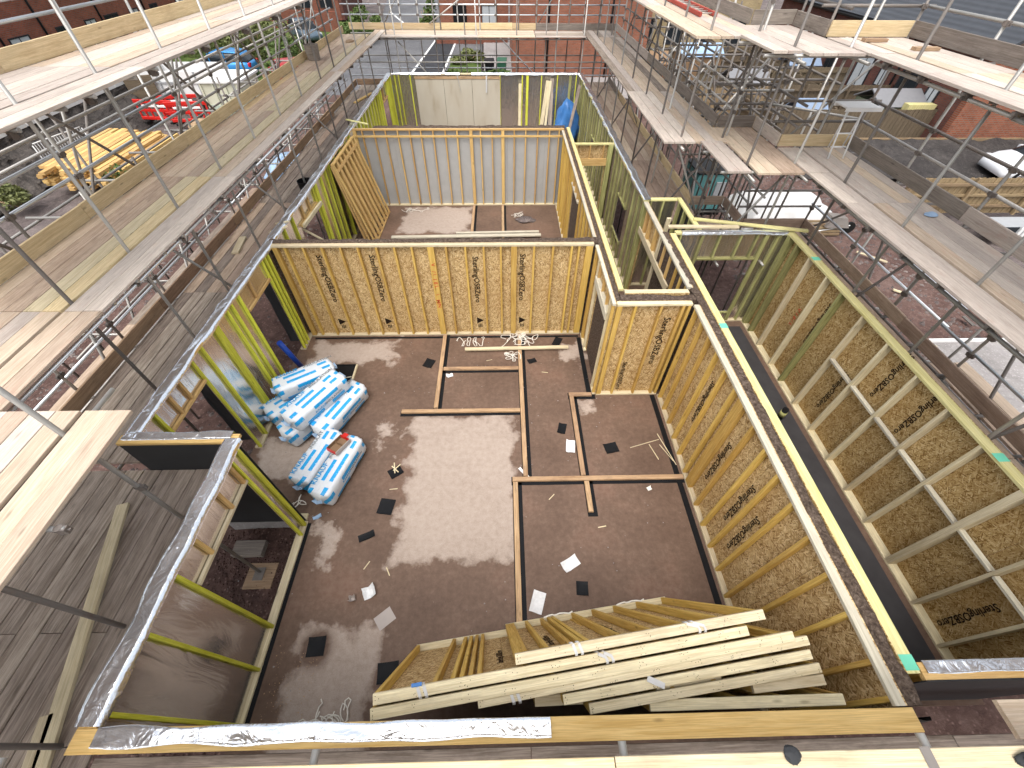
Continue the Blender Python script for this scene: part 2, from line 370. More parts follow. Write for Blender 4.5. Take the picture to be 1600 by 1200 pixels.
def crumple(name, parent, p0, p1, width, mat, amp=.008, drop=.03, side=1, seed=0, step=.07, rag=.02, up=(0, 0, 1)):
    """a sheet folded over the top of a plate from p0 to p1, ragged at both edges"""
    p0, p1 = Vector(p0), Vector(p1); L = (p1-p0).length; n = max(4, int(L/step)); m = 9
    x = (p1-p0).normalized(); u = Vector(up); y = u.cross(x).normalized(); vs = []
    for i in range(n+1):
        s = L*i/n
        e0 = -width/2-.004+rag*noise.noise((s*2.1, seed, 1)); e1 = width/2+.004+rag*noise.noise((s*2.1, seed, 5))
        d0 = max(0, drop+.03*noise.noise((s*1.7, seed, 9))); d1 = max(0, drop+.05*noise.noise((s*1.3, seed, 13)))
        for j in range(m):
            if j == 0: q, zz = e0-.004, -d0
            elif j == m-1: q, zz = e1+.004, -d1
            else:
                q = e0+(e1-e0)*(j-1)/(m-3); zz = .006+amp*(1+noise.noise((s*3.5+q*9, q*9, seed)))+amp*.35*noise.noise((s*9-q*14, q*20, seed))
            p = p0+x*s+y*q+u*zz; vs.append(p)
    fs = [(i*m+j, (i+1)*m+j, (i+1)*m+j+1, i*m+j+1) for i in range(n) for j in range(m-1)]
    c = (p0+p1)/2; return link(name, newmesh(name, [v-c for v in vs], fs, mat, True), parent, Matrix.Translation(c))
def strapcurve(name, parent, pts, mat='strap', r=.007, flat=True):
    """a ribbon along points, as a mesh"""
    vs = []; fs = []
    for i, p in enumerate(pts):
        p = Vector(p); a = Vector(pts[max(0, i-1)]); b_ = Vector(pts[min(len(pts)-1, i+1)]); t = (b_-a).normalized()
        sd = t.cross(Vector((0, 0, 1))); sd = sd.normalized() if sd.length > .05 else Vector((1, 0, 0)); n_ = sd.cross(t)
        for k, q in ((-1, -1), (1, -1), (1, 1), (-1, 1)): vs.append(p+sd*r*k+n_*.0012*q)
    for i in range(len(pts)-1):
        for k in range(4): fs.append((i*4+k, i*4+(k+1) % 4, i*4+4+(k+1) % 4, i*4+4+k))
    c = Vector(pts[0]); return link(name, newmesh(name, [v-c for v in vs], fs, mat), parent, Matrix.Translation(c))
# ------------------------------------------------------------------ the setting: ground, slab, roads
G = -.45
def sheet_poly(name, pts, z, mat, kind='structure', label=None):
    c = Vector((sum(p[0] for p in pts)/len(pts), sum(p[1] for p in pts)/len(pts), z)); n = len(pts)
    vs = [(p[0]-c.x, p[1]-c.y, 0) for p in pts]+[(p[0]-c.x, p[1]-c.y, -.06) for p in pts]
    fs = [tuple(range(n)), tuple(range(2*n-1, n-1, -1))]+[(i, i+n, (i+1) % n+n, (i+1) % n) for i in range(n)]
    o = link(name, newmesh(name, vs, fs, mat), None, Matrix.Translation(c)); o['kind'] = kind
    if label: o['label'] = label
    return o
def grid_sheet(name, x0, x1, y0, y1, z, mat, nx, ny, amp, sc_=.35):
    vs = []; fs = []
    for j in range(ny+1):
        for i in range(nx+1):
            x = x0+(x1-x0)*i/nx; y = y0+(y1-y0)*j/ny
            vs.append((x, y, z+amp*noise.fractal((x*sc_, y*sc_, 3.1), 1, 2, 5)))
    for j in range(ny):
        for i in range(nx): a = j*(nx+1)+i; fs.append((a, a+1, a+nx+2, a+nx+1))
    o = link(name, newmesh(name, vs, fs, mat, True)); o['kind'] = 'structure'; return o
gm = newmesh('ground', [(-500, -500, G-.25), (500, -500, G-.25), (500, 700, G-.25), (-500, 700, G-.25)], [(0, 1, 2, 3)], 'gravel')
g0 = link('ground', gm); g0['kind'] = 'structure'; g0['label'] = 'wide stony ground around the building site'
gs = grid_sheet('soil', -14, 14.5, -6, 30, G, 'soil', 150, 180, .09); gs['label'] = 'churned red brown earth of the building plot'
fl = sheet_poly('floor', [(-3.46, -.05), (3.42, -.05), (3.42, .3), (6.2, .3), (6.2, 8.2), (4.3, 8.2), (4.3, 9.7), (3.5, 9.7), (3.5, 21.6), (-4.82, 21.6), (-4.82, 2.98), (-3.46, 2.98)], 0, 'concrete_floor', label='damp brown concrete floor slab with pale dry patches')
# put the floor's origin at the world origin so its stains sit where they should
me = fl.data; off = fl.location.copy()
for v in me.vertices: v.co += off
fl.matrix_local = Matrix.Identity(4); WM[fl.name] = Matrix.Identity(4)
fd = sheet_poly('foundation', [(-3.44, -.03), (3.4, -.03), (3.4, .32), (6.18, .32), (6.18, 8.18), (4.28, 8.18), (4.28, 9.68), (3.48, 9.68), (3.48, 21.58), (-4.8, 21.58), (-4.8, 3.0), (-3.44, 3.0)], -.064, 'paving')
for v in fd.data.vertices:
    if v.co.z < -.01: v.co.z = -.7
# roads behind the plot
sheet_poly('road', [(-13.5, 30), (-1.2, 30), (-2.2, 70), (-4.2, 120), (-22, 120), (-15, 75), (-11.5, 50)], G+.004, 'asphalt', label='grey wet asphalt road leading away from the site')
sheet_poly('pavement', [(-1.0, 29), (10, 29), (10, 60), (-1.9, 60)], G+.1, 'paving', label='pale paved forecourt beside the brick house')
sheet_poly('path', [(-6.3, 30), (-4.2, 30), (-4.0, 48), (-5.6, 48)], G+.012, 'asphalt_new', label='strip of new black asphalt along the road')
def stripe(p0, p1, w_, label):
    o = beam('road_marking', None, (*p0, G+.022), (*p1, G+.022), w_, .012, 'white_paint'); tag(o, label, kind='structure')
stripe((-6.4, 30), (-5.7, 48), .16, 'white line on the left edge of the new asphalt strip')
stripe((-4.1, 30), (-3.9, 48), .16, 'white line on the right edge of the new asphalt strip')
stripe((-10.9, 49), (-10.0, 56), .2, 'white kerb line where the side road joins')
stripe((-10.0, 56), (-12.5, 63), .2, 'white kerb line curving into the side road')
sheet_poly('grass_verge', [(-3.8, 31), (-1.4, 31), (-1.4, 41), (-3.7, 41)], G+.05, 'grass', label='patch of rough grass beside the pavement')
sheet_poly('grass_verge', [(-28, 33), (-14.2, 33), (-12.5, 55), (-26, 60)], G+.02, 'grass', label='rough grass in front of the brick terrace')

# ------------------------------------------------------------------ timber frame walls
HT = 2.4
def wall(name, label, axis, face, n, s0, s1, d=.09, h=HT, studs=(), stud_w=.04, studmat='timber_yellow', platemat='timber_pale', solemat='timber_pale',
         sheets=('osb', 'osb_sheet'), openings=(), lintel=None, tw=None, sheet_step=1.2, extra_top=True, z0=0., sheet_top=None, cripmat='timber_orange', sdep=None):
    base = (face, (s0+s1)/2, z0) if axis == 'y' else ((s0+s1)/2, face, z0)
    t = thing(name, label, 'wall', base)
    if sdep is None: sdep = .05 if sheets and 'membrane' in sheets[1] else d
    sd0 = d; d = min(d, sdep); nv = Vector((n, 0, 0)) if axis == 'y' else Vector((0, n, 0)); sv = Vector((0, 1, 0)) if axis == 'y' else Vector((1, 0, 0))
    def P(s, dep, z): return Vector((face-n*dep, s, z)) if axis == 'y' else Vector((s, face-n*dep, z))
    tw = sd0 if tw is None else tw
    beam('top_plate', t, P(s0, tw/2, h-.0225), P(s1, tw/2, h-.0225), tw, .045, platemat)
    cuts = sorted(o for o in openings if o[2] <= .05); a = s0
    for o in list(cuts)+[(s1, s1, 0, 0)]:
        if o[0]-a > .02: beam('sole_plate', t, P(a, sd0/2, z0+.02), P(o[0], sd0/2, z0+.02), sd0, .04, solemat)
        a = o[1]
    def inside(s):
        for o in openings:
            if o[0]-.001 < s < o[1]+.001: return o
    for st in studs:
        s, wd, mt = st if isinstance(st, tuple) else (st, stud_w, studmat)
        o = inside(s)
        segs = [(z0+.04, h-.045)] if o is None else ([(o[3]+.045, h-.045)]+([(z0+.04, o[2]-.04)] if o[2] > .1 else []))
        for a, b in segs:
            if b-a > .03: beam('stud' if o is None else 'cripple_stud', t, P(s, d/2-.001, a), P(s, d/2-.001, b), d-.004, wd, mt if o is None else cripmat, up=sv)
    for o in openings:
        beam('lintel', t, P(o[0], d/2-.0015, o[3]+.0225), P(o[1], d/2-.0015, o[3]+.0225), d-.004, .045, lintel or platemat)
        if o[2] > .1: beam('sill_plate', t, P(o[0], d/2-.0015, o[2]-.02), P(o[1], d/2-.0015, o[2]-.02), d-.004, .04, lintel or platemat)
    if sheets:
        mt, nm = sheets; ht = sheet_top or h-.003
        edges = [s0]; s = s0+sheet_step
        while s < s1-.1: edges.append(s); s += sheet_step
        edges += [s1]+[q for o in openings for q in o[:2]]; edges = sorted(set(round(q, 4) for q in edges))
        for a, b in zip(edges, edges[1:]):
            if b-a < .015: continue
            m = (a+b)/2; o = inside(m)
            rects = [(z0+.002, ht)] if o is None else [(o[3], ht)]+([(z0+.002, o[2])] if o[2] > .1 else [])
            for z_0, z_1 in rects:
                if z_1-z_0 > .03: beam(nm, t, P(m, d+.006, z_0), P(m, d+.006, z_1), b-a-.003, .011, mt, up=nv)
    t['P'] = 0; del t['P']
    return t, P
def spaced(a, b, step, jit=.0):
    out = []; s = a
    while s < b: out.append(s+R.uniform(-jit, jit)); s += step
    return out
def osb_text(t, P, axis, n, s, z, size=.12, body='SterlingOSBZero', flip=1, dep=.083):
    """lettering printed up the sheet, facing the room"""
    nv = Vector((n, 0, 0)) if axis == 'y' else Vector((0, n, 0))
    x = Vector((0, 0, -flip)); y = nv.cross(x)
    text(t, body, size, 'ink', axes(P(s, dep, z), x, y, nv))

# left outer wall of the main room and the rooms behind it
gst = [3.13, 3.42, (3.75, .045, 'timber_orange'), (4.02, .045, 'timber_orange'), 4.42, 4.72, (5.2, .13, 'timber_green'), 5.62, (5.79, .045, 'timber_green'), 6.06, (6.5, .045, 'timber_orange'), 7.15, 7.29, 7.42,
       7.95, 8.4, 8.9, (9.5, .045, 'timber_orange'), (9.95, .045, 'timber_orange'), 10.42, (10.62, .12, 'timber_green'), 11.1, 11.5, 11.85, 12.4, 13.0, 13.6, 14.1, 15.0, 15.45, 15.9, 16.3, 16.75, 17.2, 17.6, 18.0, 18.4, 18.75, 19.1, (19.5, .045, 'timber_green'), 20.3, 20.5, 20.75, 21.0, 21.25]
lw, P1 = wall('timber_frame_wall', 'long foil lined outer wall with lime green studs beside the insulation bags', 'y', -4.65, 1, 3.0, 21.35, d=.13, studs=gst, studmat='timber_green', sheets=('membrane', 'membrane_sheet'),
              openings=((3.44, 4.4, 0, 1.92), (6.12, 7.12, 0, 1.92), (9.2, 10.4, .35, 1.95), (19.2, 20.2, .6, 1.85)), lintel='timber_orange', platemat='timber_orange', tw=.14, cripmat='timber_orange')
crumple('foil_strip', lw, (-4.72, 3.0, HT), (-4.72, 21.35, HT), .145, 'foil', .012, .05, seed=1, rag=.03)
for s in (3.43, 4.41, 6.11, 7.13):   # torn membrane returned into the openings
    crumple('membrane_flap', lw, (-4.80, s, .25), (-4.80, s, 1.9), .22, 'breather_dark', .015, .0, seed=s, up=(0, -1 if s in (3.43, 6.11) else 1, 0))
# return and near left wall
rw, P2 = wall('timber_frame_wall', 'short return wall with dark membrane face and foil on its orange top rail', 'x', 3.06, 1, -4.84, -3.36, d=.11, studs=[-4.8, -4.3, -3.8], studmat='timber_green', sheets=('breather_dark', 'breather_sheet'), platemat='timber_orange', tw=.13)
crumple('foil_strip', rw, (-4.80, 3.035, HT), (-3.45, 3.035, HT), .10, 'foil', .01, .03, seed=2)
nl, P3 = wall('timber_frame_wall', 'near foil faced wall on the left with a doorway and four short orange studs', 'y', -3.33, 1, .19, 2.93, d=.12, studs=[(.28, .04, 'timber_green'), (.86, .04, 'timber_green'), (1.37, .045, 'timber_green'), (1.74, .045, 'timber_orange'), (2.28, .045, 'timber_orange'), (2.62, .045, 'timber_orange'), (2.69, .03, 'timber_green'), (2.86, .05, 'timber_green')], studmat='timber_green',
              sheets=('membrane', 'membrane_sheet'), openings=((1.4, 2.66, 0.041, 1.9),), lintel='timber_pale', platemat='timber_orange', tw=.15, solemat='timber_pale')
beam('sole_plate', nl, (-3.39, 1.4, .02), (-3.39, 2.66, .02), .12, .04, 'timber_pale')
crumple('foil_strip', nl, (-3.41, .2, HT+.002), (-3.41, 2.98, HT+.002), .17, 'foil', .013, .06, seed=3, rag=.035)
nw, P4 = wall('timber_frame_wall', 'nearest cross wall with thick orange top rail, half of it under silver foil', 'x', .19, 1, -3.48, 3.37, d=.13, studs=spaced(-3.3, 3.3, .6), sheets=('breather_dark', 'breather_sheet'), platemat='timber_orange', tw=.16)
crumple('foil_strip', nw, (-3.3, .13, HT), (.34, .125, HT), .115, 'foil', .010, .01, seed=4, rag=.025)
# cross wall facing the camera
ost = [(-4.58, .1, 'timber_yellow'), -4.38, -4.02, -3.65, -3.28, -2.93, -2.56, -2.2, -1.85, (-1.47, .13, 'timber_yellow'), -1.16, -.77, -.40, -.05, (.22, .12, 'timber_yellow'), .63, 1.02, 1.4, 1.55, (1.76, .14, 'timber_yellow')]
ow, P5 = wall('timber_frame_wall', 'wide strand board wall with yellow studs facing the main room', 'x', 7.58, -1, -4.64, 1.84, studs=ost, stud_w=.042)
for s, z, sz in ((-3.8, 1.55, .17), (-2.72, 1.55, .17), (-.59, 1.5, .17), (.4, 1.55, .17), (1.25, 1.5, .0)):
    if sz: osb_text(ow, P5, 'x', -1, s, z, sz)
for s in (-3.85, -2.75, -.58, .42): osb_text(ow, P5, 'x', -1, s, .33, .2, '\u25b2\u2261', 1)
for i, z in enumerate((1.95, 1.75, 1.5, 1.2, .95)): text(ow, ('V', '/ \\', '1 8 L', '\\', 'M/N')[i], .12, 'red_marker', axes(P5(-1.47, -.0012, z), (.1, 0, -1), (1, 0, .1), (0, -1, 0)))
# grey lined wall of the middle room
mst = [(-4.58, .1, 'timber_orange'), -4.35, -3.98, -3.63, -3.25, -2.88, -2.53, -2.15, -1.77, (-1.4, .05, 'timber_orange'), (-.97, .1, 'timber_orange'), -.67, -.31, (.03, .1, 'timber_orange'), .39, .75, 1.13, 1.5, 1.8]
mw_, P6 = wall('timber_frame_wall', 'grey lined stud wall with orange uprights closing the middle room', 'x', 14.42, -1, -4.62, 1.94, studs=mst, studmat='timber_orange', platemat='timber_orange', sheets=('lining_grey', 'lining_sheet'))
beam('head_rail', mw_, (-4.62, 14.41, 2.2), (1.94, 14.41, 2.2), .02, .06, 'timber_orange')
# far wall
fst = [(-4.5, .05, 'timber_green'), -4.33, -3.85, -.05, (.9, .05, 'timber_green'), (1.12, .1, 'timber_green'), 1.72, 2.4, (2.95, .1, 'timber_olive'), 3.2]
fw, P7 = wall('timber_frame_wall', 'far end wall with cream boards between silver membrane and green studs', 'x', 21.3, -1, -4.64, 3.36, d=.12, studs=fst, studmat='timber_green', sheets=('membrane_far', 'membrane_sheet'), platemat='timber_pale')
for i in range(3): beam('cream_board', fw, (-3.05+i*1.2, 21.28, .05), (-3.05+i*1.2, 21.28, 2.2), 1.19, .02, 'cream_board', up=(0, -1, 0))
beam('head_rail', fw, (-3.66, 21.27, 2.26), (-.05, 21.27, 2.26), .03, .09, 'timber_floor')
crumple('foil_strip', fw, (-4.6, 21.36, HT), (-1.75, 21.36, HT), .13, 'foil', .012, .05, seed=5)
crumple('foil_strip', fw, (-1.25, 21.36, HT), (3.36, 21.36, HT), .13, 'foil', .012, .05, seed=6)
for x, dx in ((-1.85, .12), (-.62, -.02)): strapcurve('strap', fw, [(x, 21.22, 2.35), (x+dx*.4, 21.2, 2.1), (x+dx, 21.2, 1.75)], 'white_sheet', .03)
# wall between the middle room and the hall, two leaves
pl, P8 = wall('timber_frame_wall', 'right hand stud wall of the middle room, near leaf of a double wall', 'y', 1.86, -1, 7.87, 14.33, d=.06, studs=spaced(7.95, 14.3, .40, .03), studmat='timber_yellow', platemat='timber_white', openings=((10.2, 11.4, .041, 2.0),), lintel='timber_white')
pr_, P9 = wall('timber_frame_wall', 'pale railed hall wall, far leaf of the double wall beside the middle room', 'y', 2.13, 1, 6.06, 14.6, d=.09, studs=spaced(6.3, 14.5, .6, .03), platemat='timber_lemon', sheets=('osb_brown', 'osb_sheet'))
dw, P10 = wall('timber_frame_wall', 'short stud wall with a doorway between main room and lobby box', 'y', 1.86, -1, 5.64, 7.56, d=.06, studs=[5.68, (5.86, .06, 'timber_pale'), 6.1, 6.5, 6.95, (7.08, .06, 'timber_pale'), (7.45, .12, 'timber_yellow')], platemat='timber_white', openings=((5.9, 6.98, .041, 2.0),), lintel='timber_white')
beam('header', dw, (1.845, 5.84, 1.96), (1.845, 7.02, 1.96), .03, .16, 'timber_white')
bf, P11 = wall('timber_frame_wall', 'narrow strand board wall of the lobby box with yellow corner stud', 'x', 5.62, -1, 1.94, 3.235, studs=[(1.99, .09, 'timber_yellow'), 2.27, 2.72, (3.1, .05, 'timber_yellow'), (3.2, .05, 'timber_yellow')], platemat='timber_pale', sheet_step=1.4)
osb_text(bf, P11, 'x', -1, 2.92, 1.45, .17); osb_text(bf, P11, 'x', -1, 2.4, .5, .12)
bb, P12 = wall('timber_frame_wall', 'pale rail behind the lobby box wall, second leaf across the hall end', 'x', 6.05, 1, 2.135, 3.27, d=.11, studs=[2.2, 2.8], platemat='timber_pale', sheets=('osb_brown', 'osb_sheet'))
# right wall of the main room and its twin leaf
rst = [5.52, 5.2, 4.84, 4.48, 4.12, (3.74, .05, 'timber_yellow'), (3.5, .16, 'timber_yellow'), 3.1, 2.74, 2.38, 2.02, 1.64, 1.26, .9, .52, .25]
rw2, P13 = wall('timber_frame_wall', 'long strand board wall with yellow studs on the right of the main room', 'y', 3.24, -1, .20, 5.60, studs=rst, stud_w=.045, platemat='timber_white')
for s, z in ((4.3, 1.35), (3.3, 1.1), (2.55, 1.2), (2.2, 1.0)): osb_text(rw2, P13, 'y', -1, s, z, .15)
rl, P14 = wall('timber_frame_wall', 'long lemon yellow rail, outer leaf of the double wall next to the right house', 'y', 3.605, 1, .42, 8.0, d=.115, studs=spaced(.6, 8, .6), platemat='timber_lemon', sheets=('osb_brown', 'osb_sheet'))
for y in (.5, 5.05): box('paint_mark', rl, 3.487, 3.608, y-.06, y+.06, HT+.0005, HT+.002, 'green_spray')
# right hand house
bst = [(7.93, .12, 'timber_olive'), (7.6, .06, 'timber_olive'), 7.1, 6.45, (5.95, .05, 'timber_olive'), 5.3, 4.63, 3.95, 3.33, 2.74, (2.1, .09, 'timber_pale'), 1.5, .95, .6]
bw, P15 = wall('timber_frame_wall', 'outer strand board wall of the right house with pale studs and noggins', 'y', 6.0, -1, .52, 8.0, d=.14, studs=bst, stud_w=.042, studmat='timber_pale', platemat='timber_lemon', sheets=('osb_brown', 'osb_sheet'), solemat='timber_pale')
ys = sorted(s if not isinstance(s, tuple) else s[0] for s in bst)
for a, b in zip(ys, ys[1:]):
    if b < 5.4: beam('noggin', bw, (6.045, a+.03, 1.38), (6.045, b-.03, 1.38), .075, .045, 'timber_white')
for s, z in ((6.1, 1.5), (4.3, 1.95), (3.6, 1.9), (4.9, .9), (1.2, .6)): osb_text(bw, P15, 'y', -1, s, z, .14, dep=.13)
for s in (6.7, 6.0): text(bw, 'V 1 8 / L', .13, 'red_marker', axes(P15(s, .132, 1.2), (0, 0, -1), (0, -1, 0), (-1, 0, 0)))
for y in (2.55, 7.0): box('paint_mark', bw, 5.995, 6.142, y-.06, y+.06, HT+.0005, HT+.002, 'green_spray')
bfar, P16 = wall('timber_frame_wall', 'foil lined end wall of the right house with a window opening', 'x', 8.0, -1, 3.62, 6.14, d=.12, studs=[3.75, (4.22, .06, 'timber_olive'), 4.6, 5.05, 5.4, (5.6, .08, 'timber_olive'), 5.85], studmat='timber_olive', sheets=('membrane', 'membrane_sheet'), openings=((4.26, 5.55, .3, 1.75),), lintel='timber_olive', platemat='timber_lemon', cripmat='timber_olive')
crumple('foil_strip', bfar, (3.75, 8.05, HT), (6.0, 8.05, HT), .10, 'foil', .01, .05, seed=8)
bnear, P17 = wall('timber_frame_wall', 'near end wall of the right house, orange rail with foil along its back', 'x', .50, 1, 3.615, 6.14, d=.13, studs=spaced(3.7, 6.1, .6), sheets=('breather_dark', 'breather_sheet'), platemat='timber_orange')
crumple('foil_strip', bnear, (3.66, .465, HT), (6.1, .465, HT), .085, 'foil', .008, .01, seed=9, rag=.012)
# hall beyond the lobby box
hw, P18 = wall('timber_frame_wall', 'hall wall with pale rail and deep strand board header over two doorways', 'y', 3.28, -1, 6.10, 9.45, d=.095, studs=[6.2, 6.5, 6.8, 7.2, 7.6, (7.95, .07, 'timber_pale'), 8.3, 8.8, 9.1, (9.38, .08, 'timber_olive')], studmat='timber_yellow', platemat='timber_white', openings=((6.95, 7.85, .041, 1.78), (8.05, 9.25, .041, 1.78)), lintel='timber_pale', sheet_step=3)
beam('header', hw, (3.27, 6.9, 1.8), (3.27, 9.3, 1.8), .025, .16, 'timber_pale')
hc, P19 = wall('timber_frame_wall', 'small partition across the hall with strand board header over a doorway', 'x', 13.16, -1, 2.12, 3.28, d=.09, studs=[2.2, 2.6, 3.0, (3.2, .14, 'timber_olive')], studmat='timber_olive', platemat='timber_lemon', openings=((2.18, 3.1, .041, 1.85),), lintel='timber_orange')
beam('header', hc, (2.12, 13.14, 1.9), (3.12, 13.14, 1.9), .03, .2, 'timber_orange')
gs2 = spaced(9.6, 21.2, .42, .06)
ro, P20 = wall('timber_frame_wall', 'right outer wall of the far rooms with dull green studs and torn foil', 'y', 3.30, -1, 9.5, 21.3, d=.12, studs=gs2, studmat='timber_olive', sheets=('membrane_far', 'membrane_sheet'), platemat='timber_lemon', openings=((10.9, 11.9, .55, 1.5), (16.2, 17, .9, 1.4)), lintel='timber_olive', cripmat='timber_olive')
crumple('foil_strip', ro, (3.38, 9.5, HT), (3.38, 21.3, HT), .15, 'foil', .016, .07, seed=10, rag=.04)
po, P21 = wall('timber_frame_wall', 'porch frame side with lemon rail jutting out beside the hall', 'y', 4.12, -1, 8.16, 9.66, d=.10, studs=[8.3, 8.7, 9.1, 9.5], studmat='timber_olive', platemat='timber_lemon', sheets=('breather_dark', 'breather_sheet'))
po2, P22 = wall('timber_frame_wall', 'porch frame end with lemon rail farthest from the right house', 'x', 9.56, -1, 3.42, 4.10, d=.10, studs=[3.5, 3.8], studmat='timber_olive', platemat='timber_lemon', sheets=('membrane', 'membrane_sheet'))
beam('jamb_post', po2, (3.75, 9.0, .05), (3.78, 8.95, 2.25), .1, .06, 'timber_pale', up=(0, 1, 0))

# mineral wool in the cavities
def wool(x0, x1, y0, y1, label, top=2.385, seed=1):
    t = max(x1-x0, y1-y0); ax = 0 if x1-x0 > y1-y0 else 1; n = int(t/.04); vs = []; m = 7
    for i in range(n+1):
        for j in range(m):
            a = i/n; b_ = j/(m-1)
            if ax == 0: x, y = x0+(x1-x0)*a, y0+(y1-y0)*b_
            else: x, y = x0+(x1-x0)*b_, y0+(y1-y0)*a
            vs.append((x, y, top-.012+.03*noise.noise((x*5, y*5, seed))+.016*noise.noise((x*13, y*13, seed+4)) - (.02 if j in (0, m-1) else 0)))
    k = len(vs)
    fs = [(i*m+j, (i+1)*m+j, (i+1)*m+j+1, i*m+j+1) for i in range(n) for j in range(m-1)]
    lo = []
    for i in range(n+1):
        for j in (0, m-1): v = vs[i*m+j]; vs.append((v[0], v[1], .05))
    for i in range(n):
        fs.append((i*m, k+i*2, k+i*2+2, (i+1)*m)); fs.append((i*m+m-1, (i+1)*m+m-1, k+i*2+3, k+i*2+1))
    for i in (0, n): fs.append((i*m, i*m+m-1, k+i*2+1, k+i*2))
    c = Vector(((x0+x1)/2, (y0+y1)/2, 0)); o = link('cavity_insulation', newmesh('cavity_insulation', [Vector(v)-c for v in vs], fs, 'mineral_wool'), None, Matrix.Translation(c)); tag(o, label, 'insulation')
wool(3.335, 3.485, .2, 8.05, 'long dark brown wool filling the gap beside the right house', 2.415, 1)
wool(-4.72, 1.92, 7.685, 7.85, 'dark brown wool strip along the back of the strand board cross wall', 2.42, 2)
wool(-4.0, 1.98, 14.53, 14.78, 'dark brown wool strip on top of the grey lined middle wall', 2.42, 3)
wool(1.925, 2.025, 5.72, 14.5, 'brown wool between the two leaves left of the hall', 2.41, 4)
wool(2.02, 3.32, 5.735, 5.915, 'brown wool between the two rails of the lobby box', 2.41, 5)
# damp strip of black membrane at the foot of the right house wall
plain('grey_membrane', (.055, .052, .054), .6, 0, .35, 3.)
o = box('floor_membrane', None, 3.7, 5.9, .6, 7.8, .0035, .006, 'grey_membrane'); tag(o, 'dark grey membrane laid along the foot of the right house wall', 'membrane')
# ------------------------------------------------------------------ sole plates set out on the floor
def floor_plate(p0, p1, label, w_=.085, strip=.17, shift=(.03, -.02)):
    m = ((p0[0]+p1[0])/2, (p0[1]+p1[1])/2, 0)
    t = thing('floor_plate', label, 'floor plate', m, 'sole plates marking out rooms on the floor')
    d = (Vector(p1)-Vector(p0)).normalized()*.05
    beam('damp_strip', t, (p0[0]-d.x+shift[0], p0[1]-d.y+shift[1], .004), (p1[0]+d.x+shift[0], p1[1]+d.y+shift[1], .004), strip, .004, 'dpc')
    beam('timber', t, (*p0, .029), (*p1, .029), w_, .045, 'timber_floor')
floor_plate((-1.43, 5.30), (-1.43, 7.55), 'floor plate running from the strand board wall left of the strap tangle')
floor_plate((-1.37, 6.42), (.31, 6.42), 'short floor plate crossing below the loose pale batten')
floor_plate((-2.12, 5.22), (.31, 5.22), 'floor plate along the top edge of the big dry patch')
floor_plate((.36, 3.70), (.36, 7.55), 'floor plate down the right edge of the dry patch')
floor_plate((.17, 1.0), (.17, 3.58), 'floor plate running down under the leaning panels')
floor_plate((.12, 3.64), (3.22, 3.64), 'long floor plate meeting the right hand strand board wall')
floor_plate((1.41, 3.70), (1.41, 5.57), 'floor plate beside the white paper and lobby box')
floor_plate((1.36, 5.62), (1.84, 5.62), 'stub of floor plate touching the lobby box corner')
floor_plate((1.45, 3.0), (1.45, 3.58), 'short stub of floor plate pointing at the camera')
floor_plate((-1.0, 12.1), (-1.0, 14.36), 'left floor plate of the pair in the middle room')
floor_plate((0.0, 12.1), (0.0, 14.36), 'right floor plate of the pair in the middle room')
for (a, b, l) in (((3.14, .4), (3.14, 5.6), 'black damp strip along the foot of the right strand board wall'), ((-4.55, 7.5), (1.8, 7.5), 'black damp strip along the foot of the cross wall'), ((-3.30, .3), (-3.30, 2.9), 'black damp strip along the foot of the near left wall'), ((1.8, 5.7), (1.8, 7.45), 'black damp strip along the foot of the lobby doorway')):
    o = beam('damp_strip', None, (*a, .004), (*b, .004), .10 if a[0] > -3 else .06, .005, 'dpc'); tag(o, l, 'membrane strip')
# ------------------------------------------------------------------ things lying on the slab
def square(x, y, a, w_, d_, label, mat='dpc', z=.004, curl=.012, cat='membrane square', name='membrane_square', group='black membrane squares on the slab'):
    n = 4; vs = []
    for j in range(n+1):
        for i in range(n+1):
            u, v = i/n-.5, j/n-.5
            vs.append((u*w_, v*d_, z+curl*(abs(u*2)**3+abs(v*2)**3)*R.uniform(.2, 1)))
    m = len(vs); vs += [(p[0], p[1], p[2]-.003) for p in vs]
    fs = [(j*5+i, j*5+i+1, j*5+i+6, j*5+i+5) for j in range(n) for i in range(n)]
    fs += [tuple(k+m for k in reversed(f)) for f in fs]
    o = link(name, newmesh(name, vs, fs, mat), None, Matrix.Translation((x, y, 0)) @ Matrix.Rotation(math.radians(a), 4, 'Z')); tag(o, label, cat, group)
square(-2.07, 3.17, -8, .26, .28, 'black square left of the big dry patch'); square(-2.30, 2.66, 24, .26, .12, 'thin folded black scrap below the square by the dry patch')
square(-2.67, 1.12, 4, .24, .24, 'black square inside the damp ring on the near dry patch'); square(-2.02, 3.84, 35, .24, .2, 'black square with splinters of wood on it')
square(1.13, 4.76, -15, .16, .25, 'small black scrap left of the lobby box plate'); square(2.03, 4.29, 12, .26, .22, 'black square in the room with thin laths')
square(1.14, 1.8, -5, .18, .2, 'black square behind the leaning panels'); square(-1.62, .80, 6, .28, .24, 'black square half under the leaning panels')
square(.63, 6.66, 20, .2, .14, 'black scrap right of the strap tangle'); square(1.27, 7.3, -25, .18, .3, 'black scrap at the foot of the cross wall'); square(-1.72, 6.62, -20, .22, .26, 'black scrap at the left of the upright floor plate')
def paper(x, y, a, w_, d_, label, mat='paper', cat='paper', name='paper', curl=.03): square(x, y, a, w_, d_, label, mat, .006, curl, cat, name, None)
paper(1.25, 4.33, -8, .17, .28, 'torn white sheet lying by the floor plate stub'); paper(1.0, 2.16, 30, .28, .17, 'white printed sheet on the floor of the near right room')
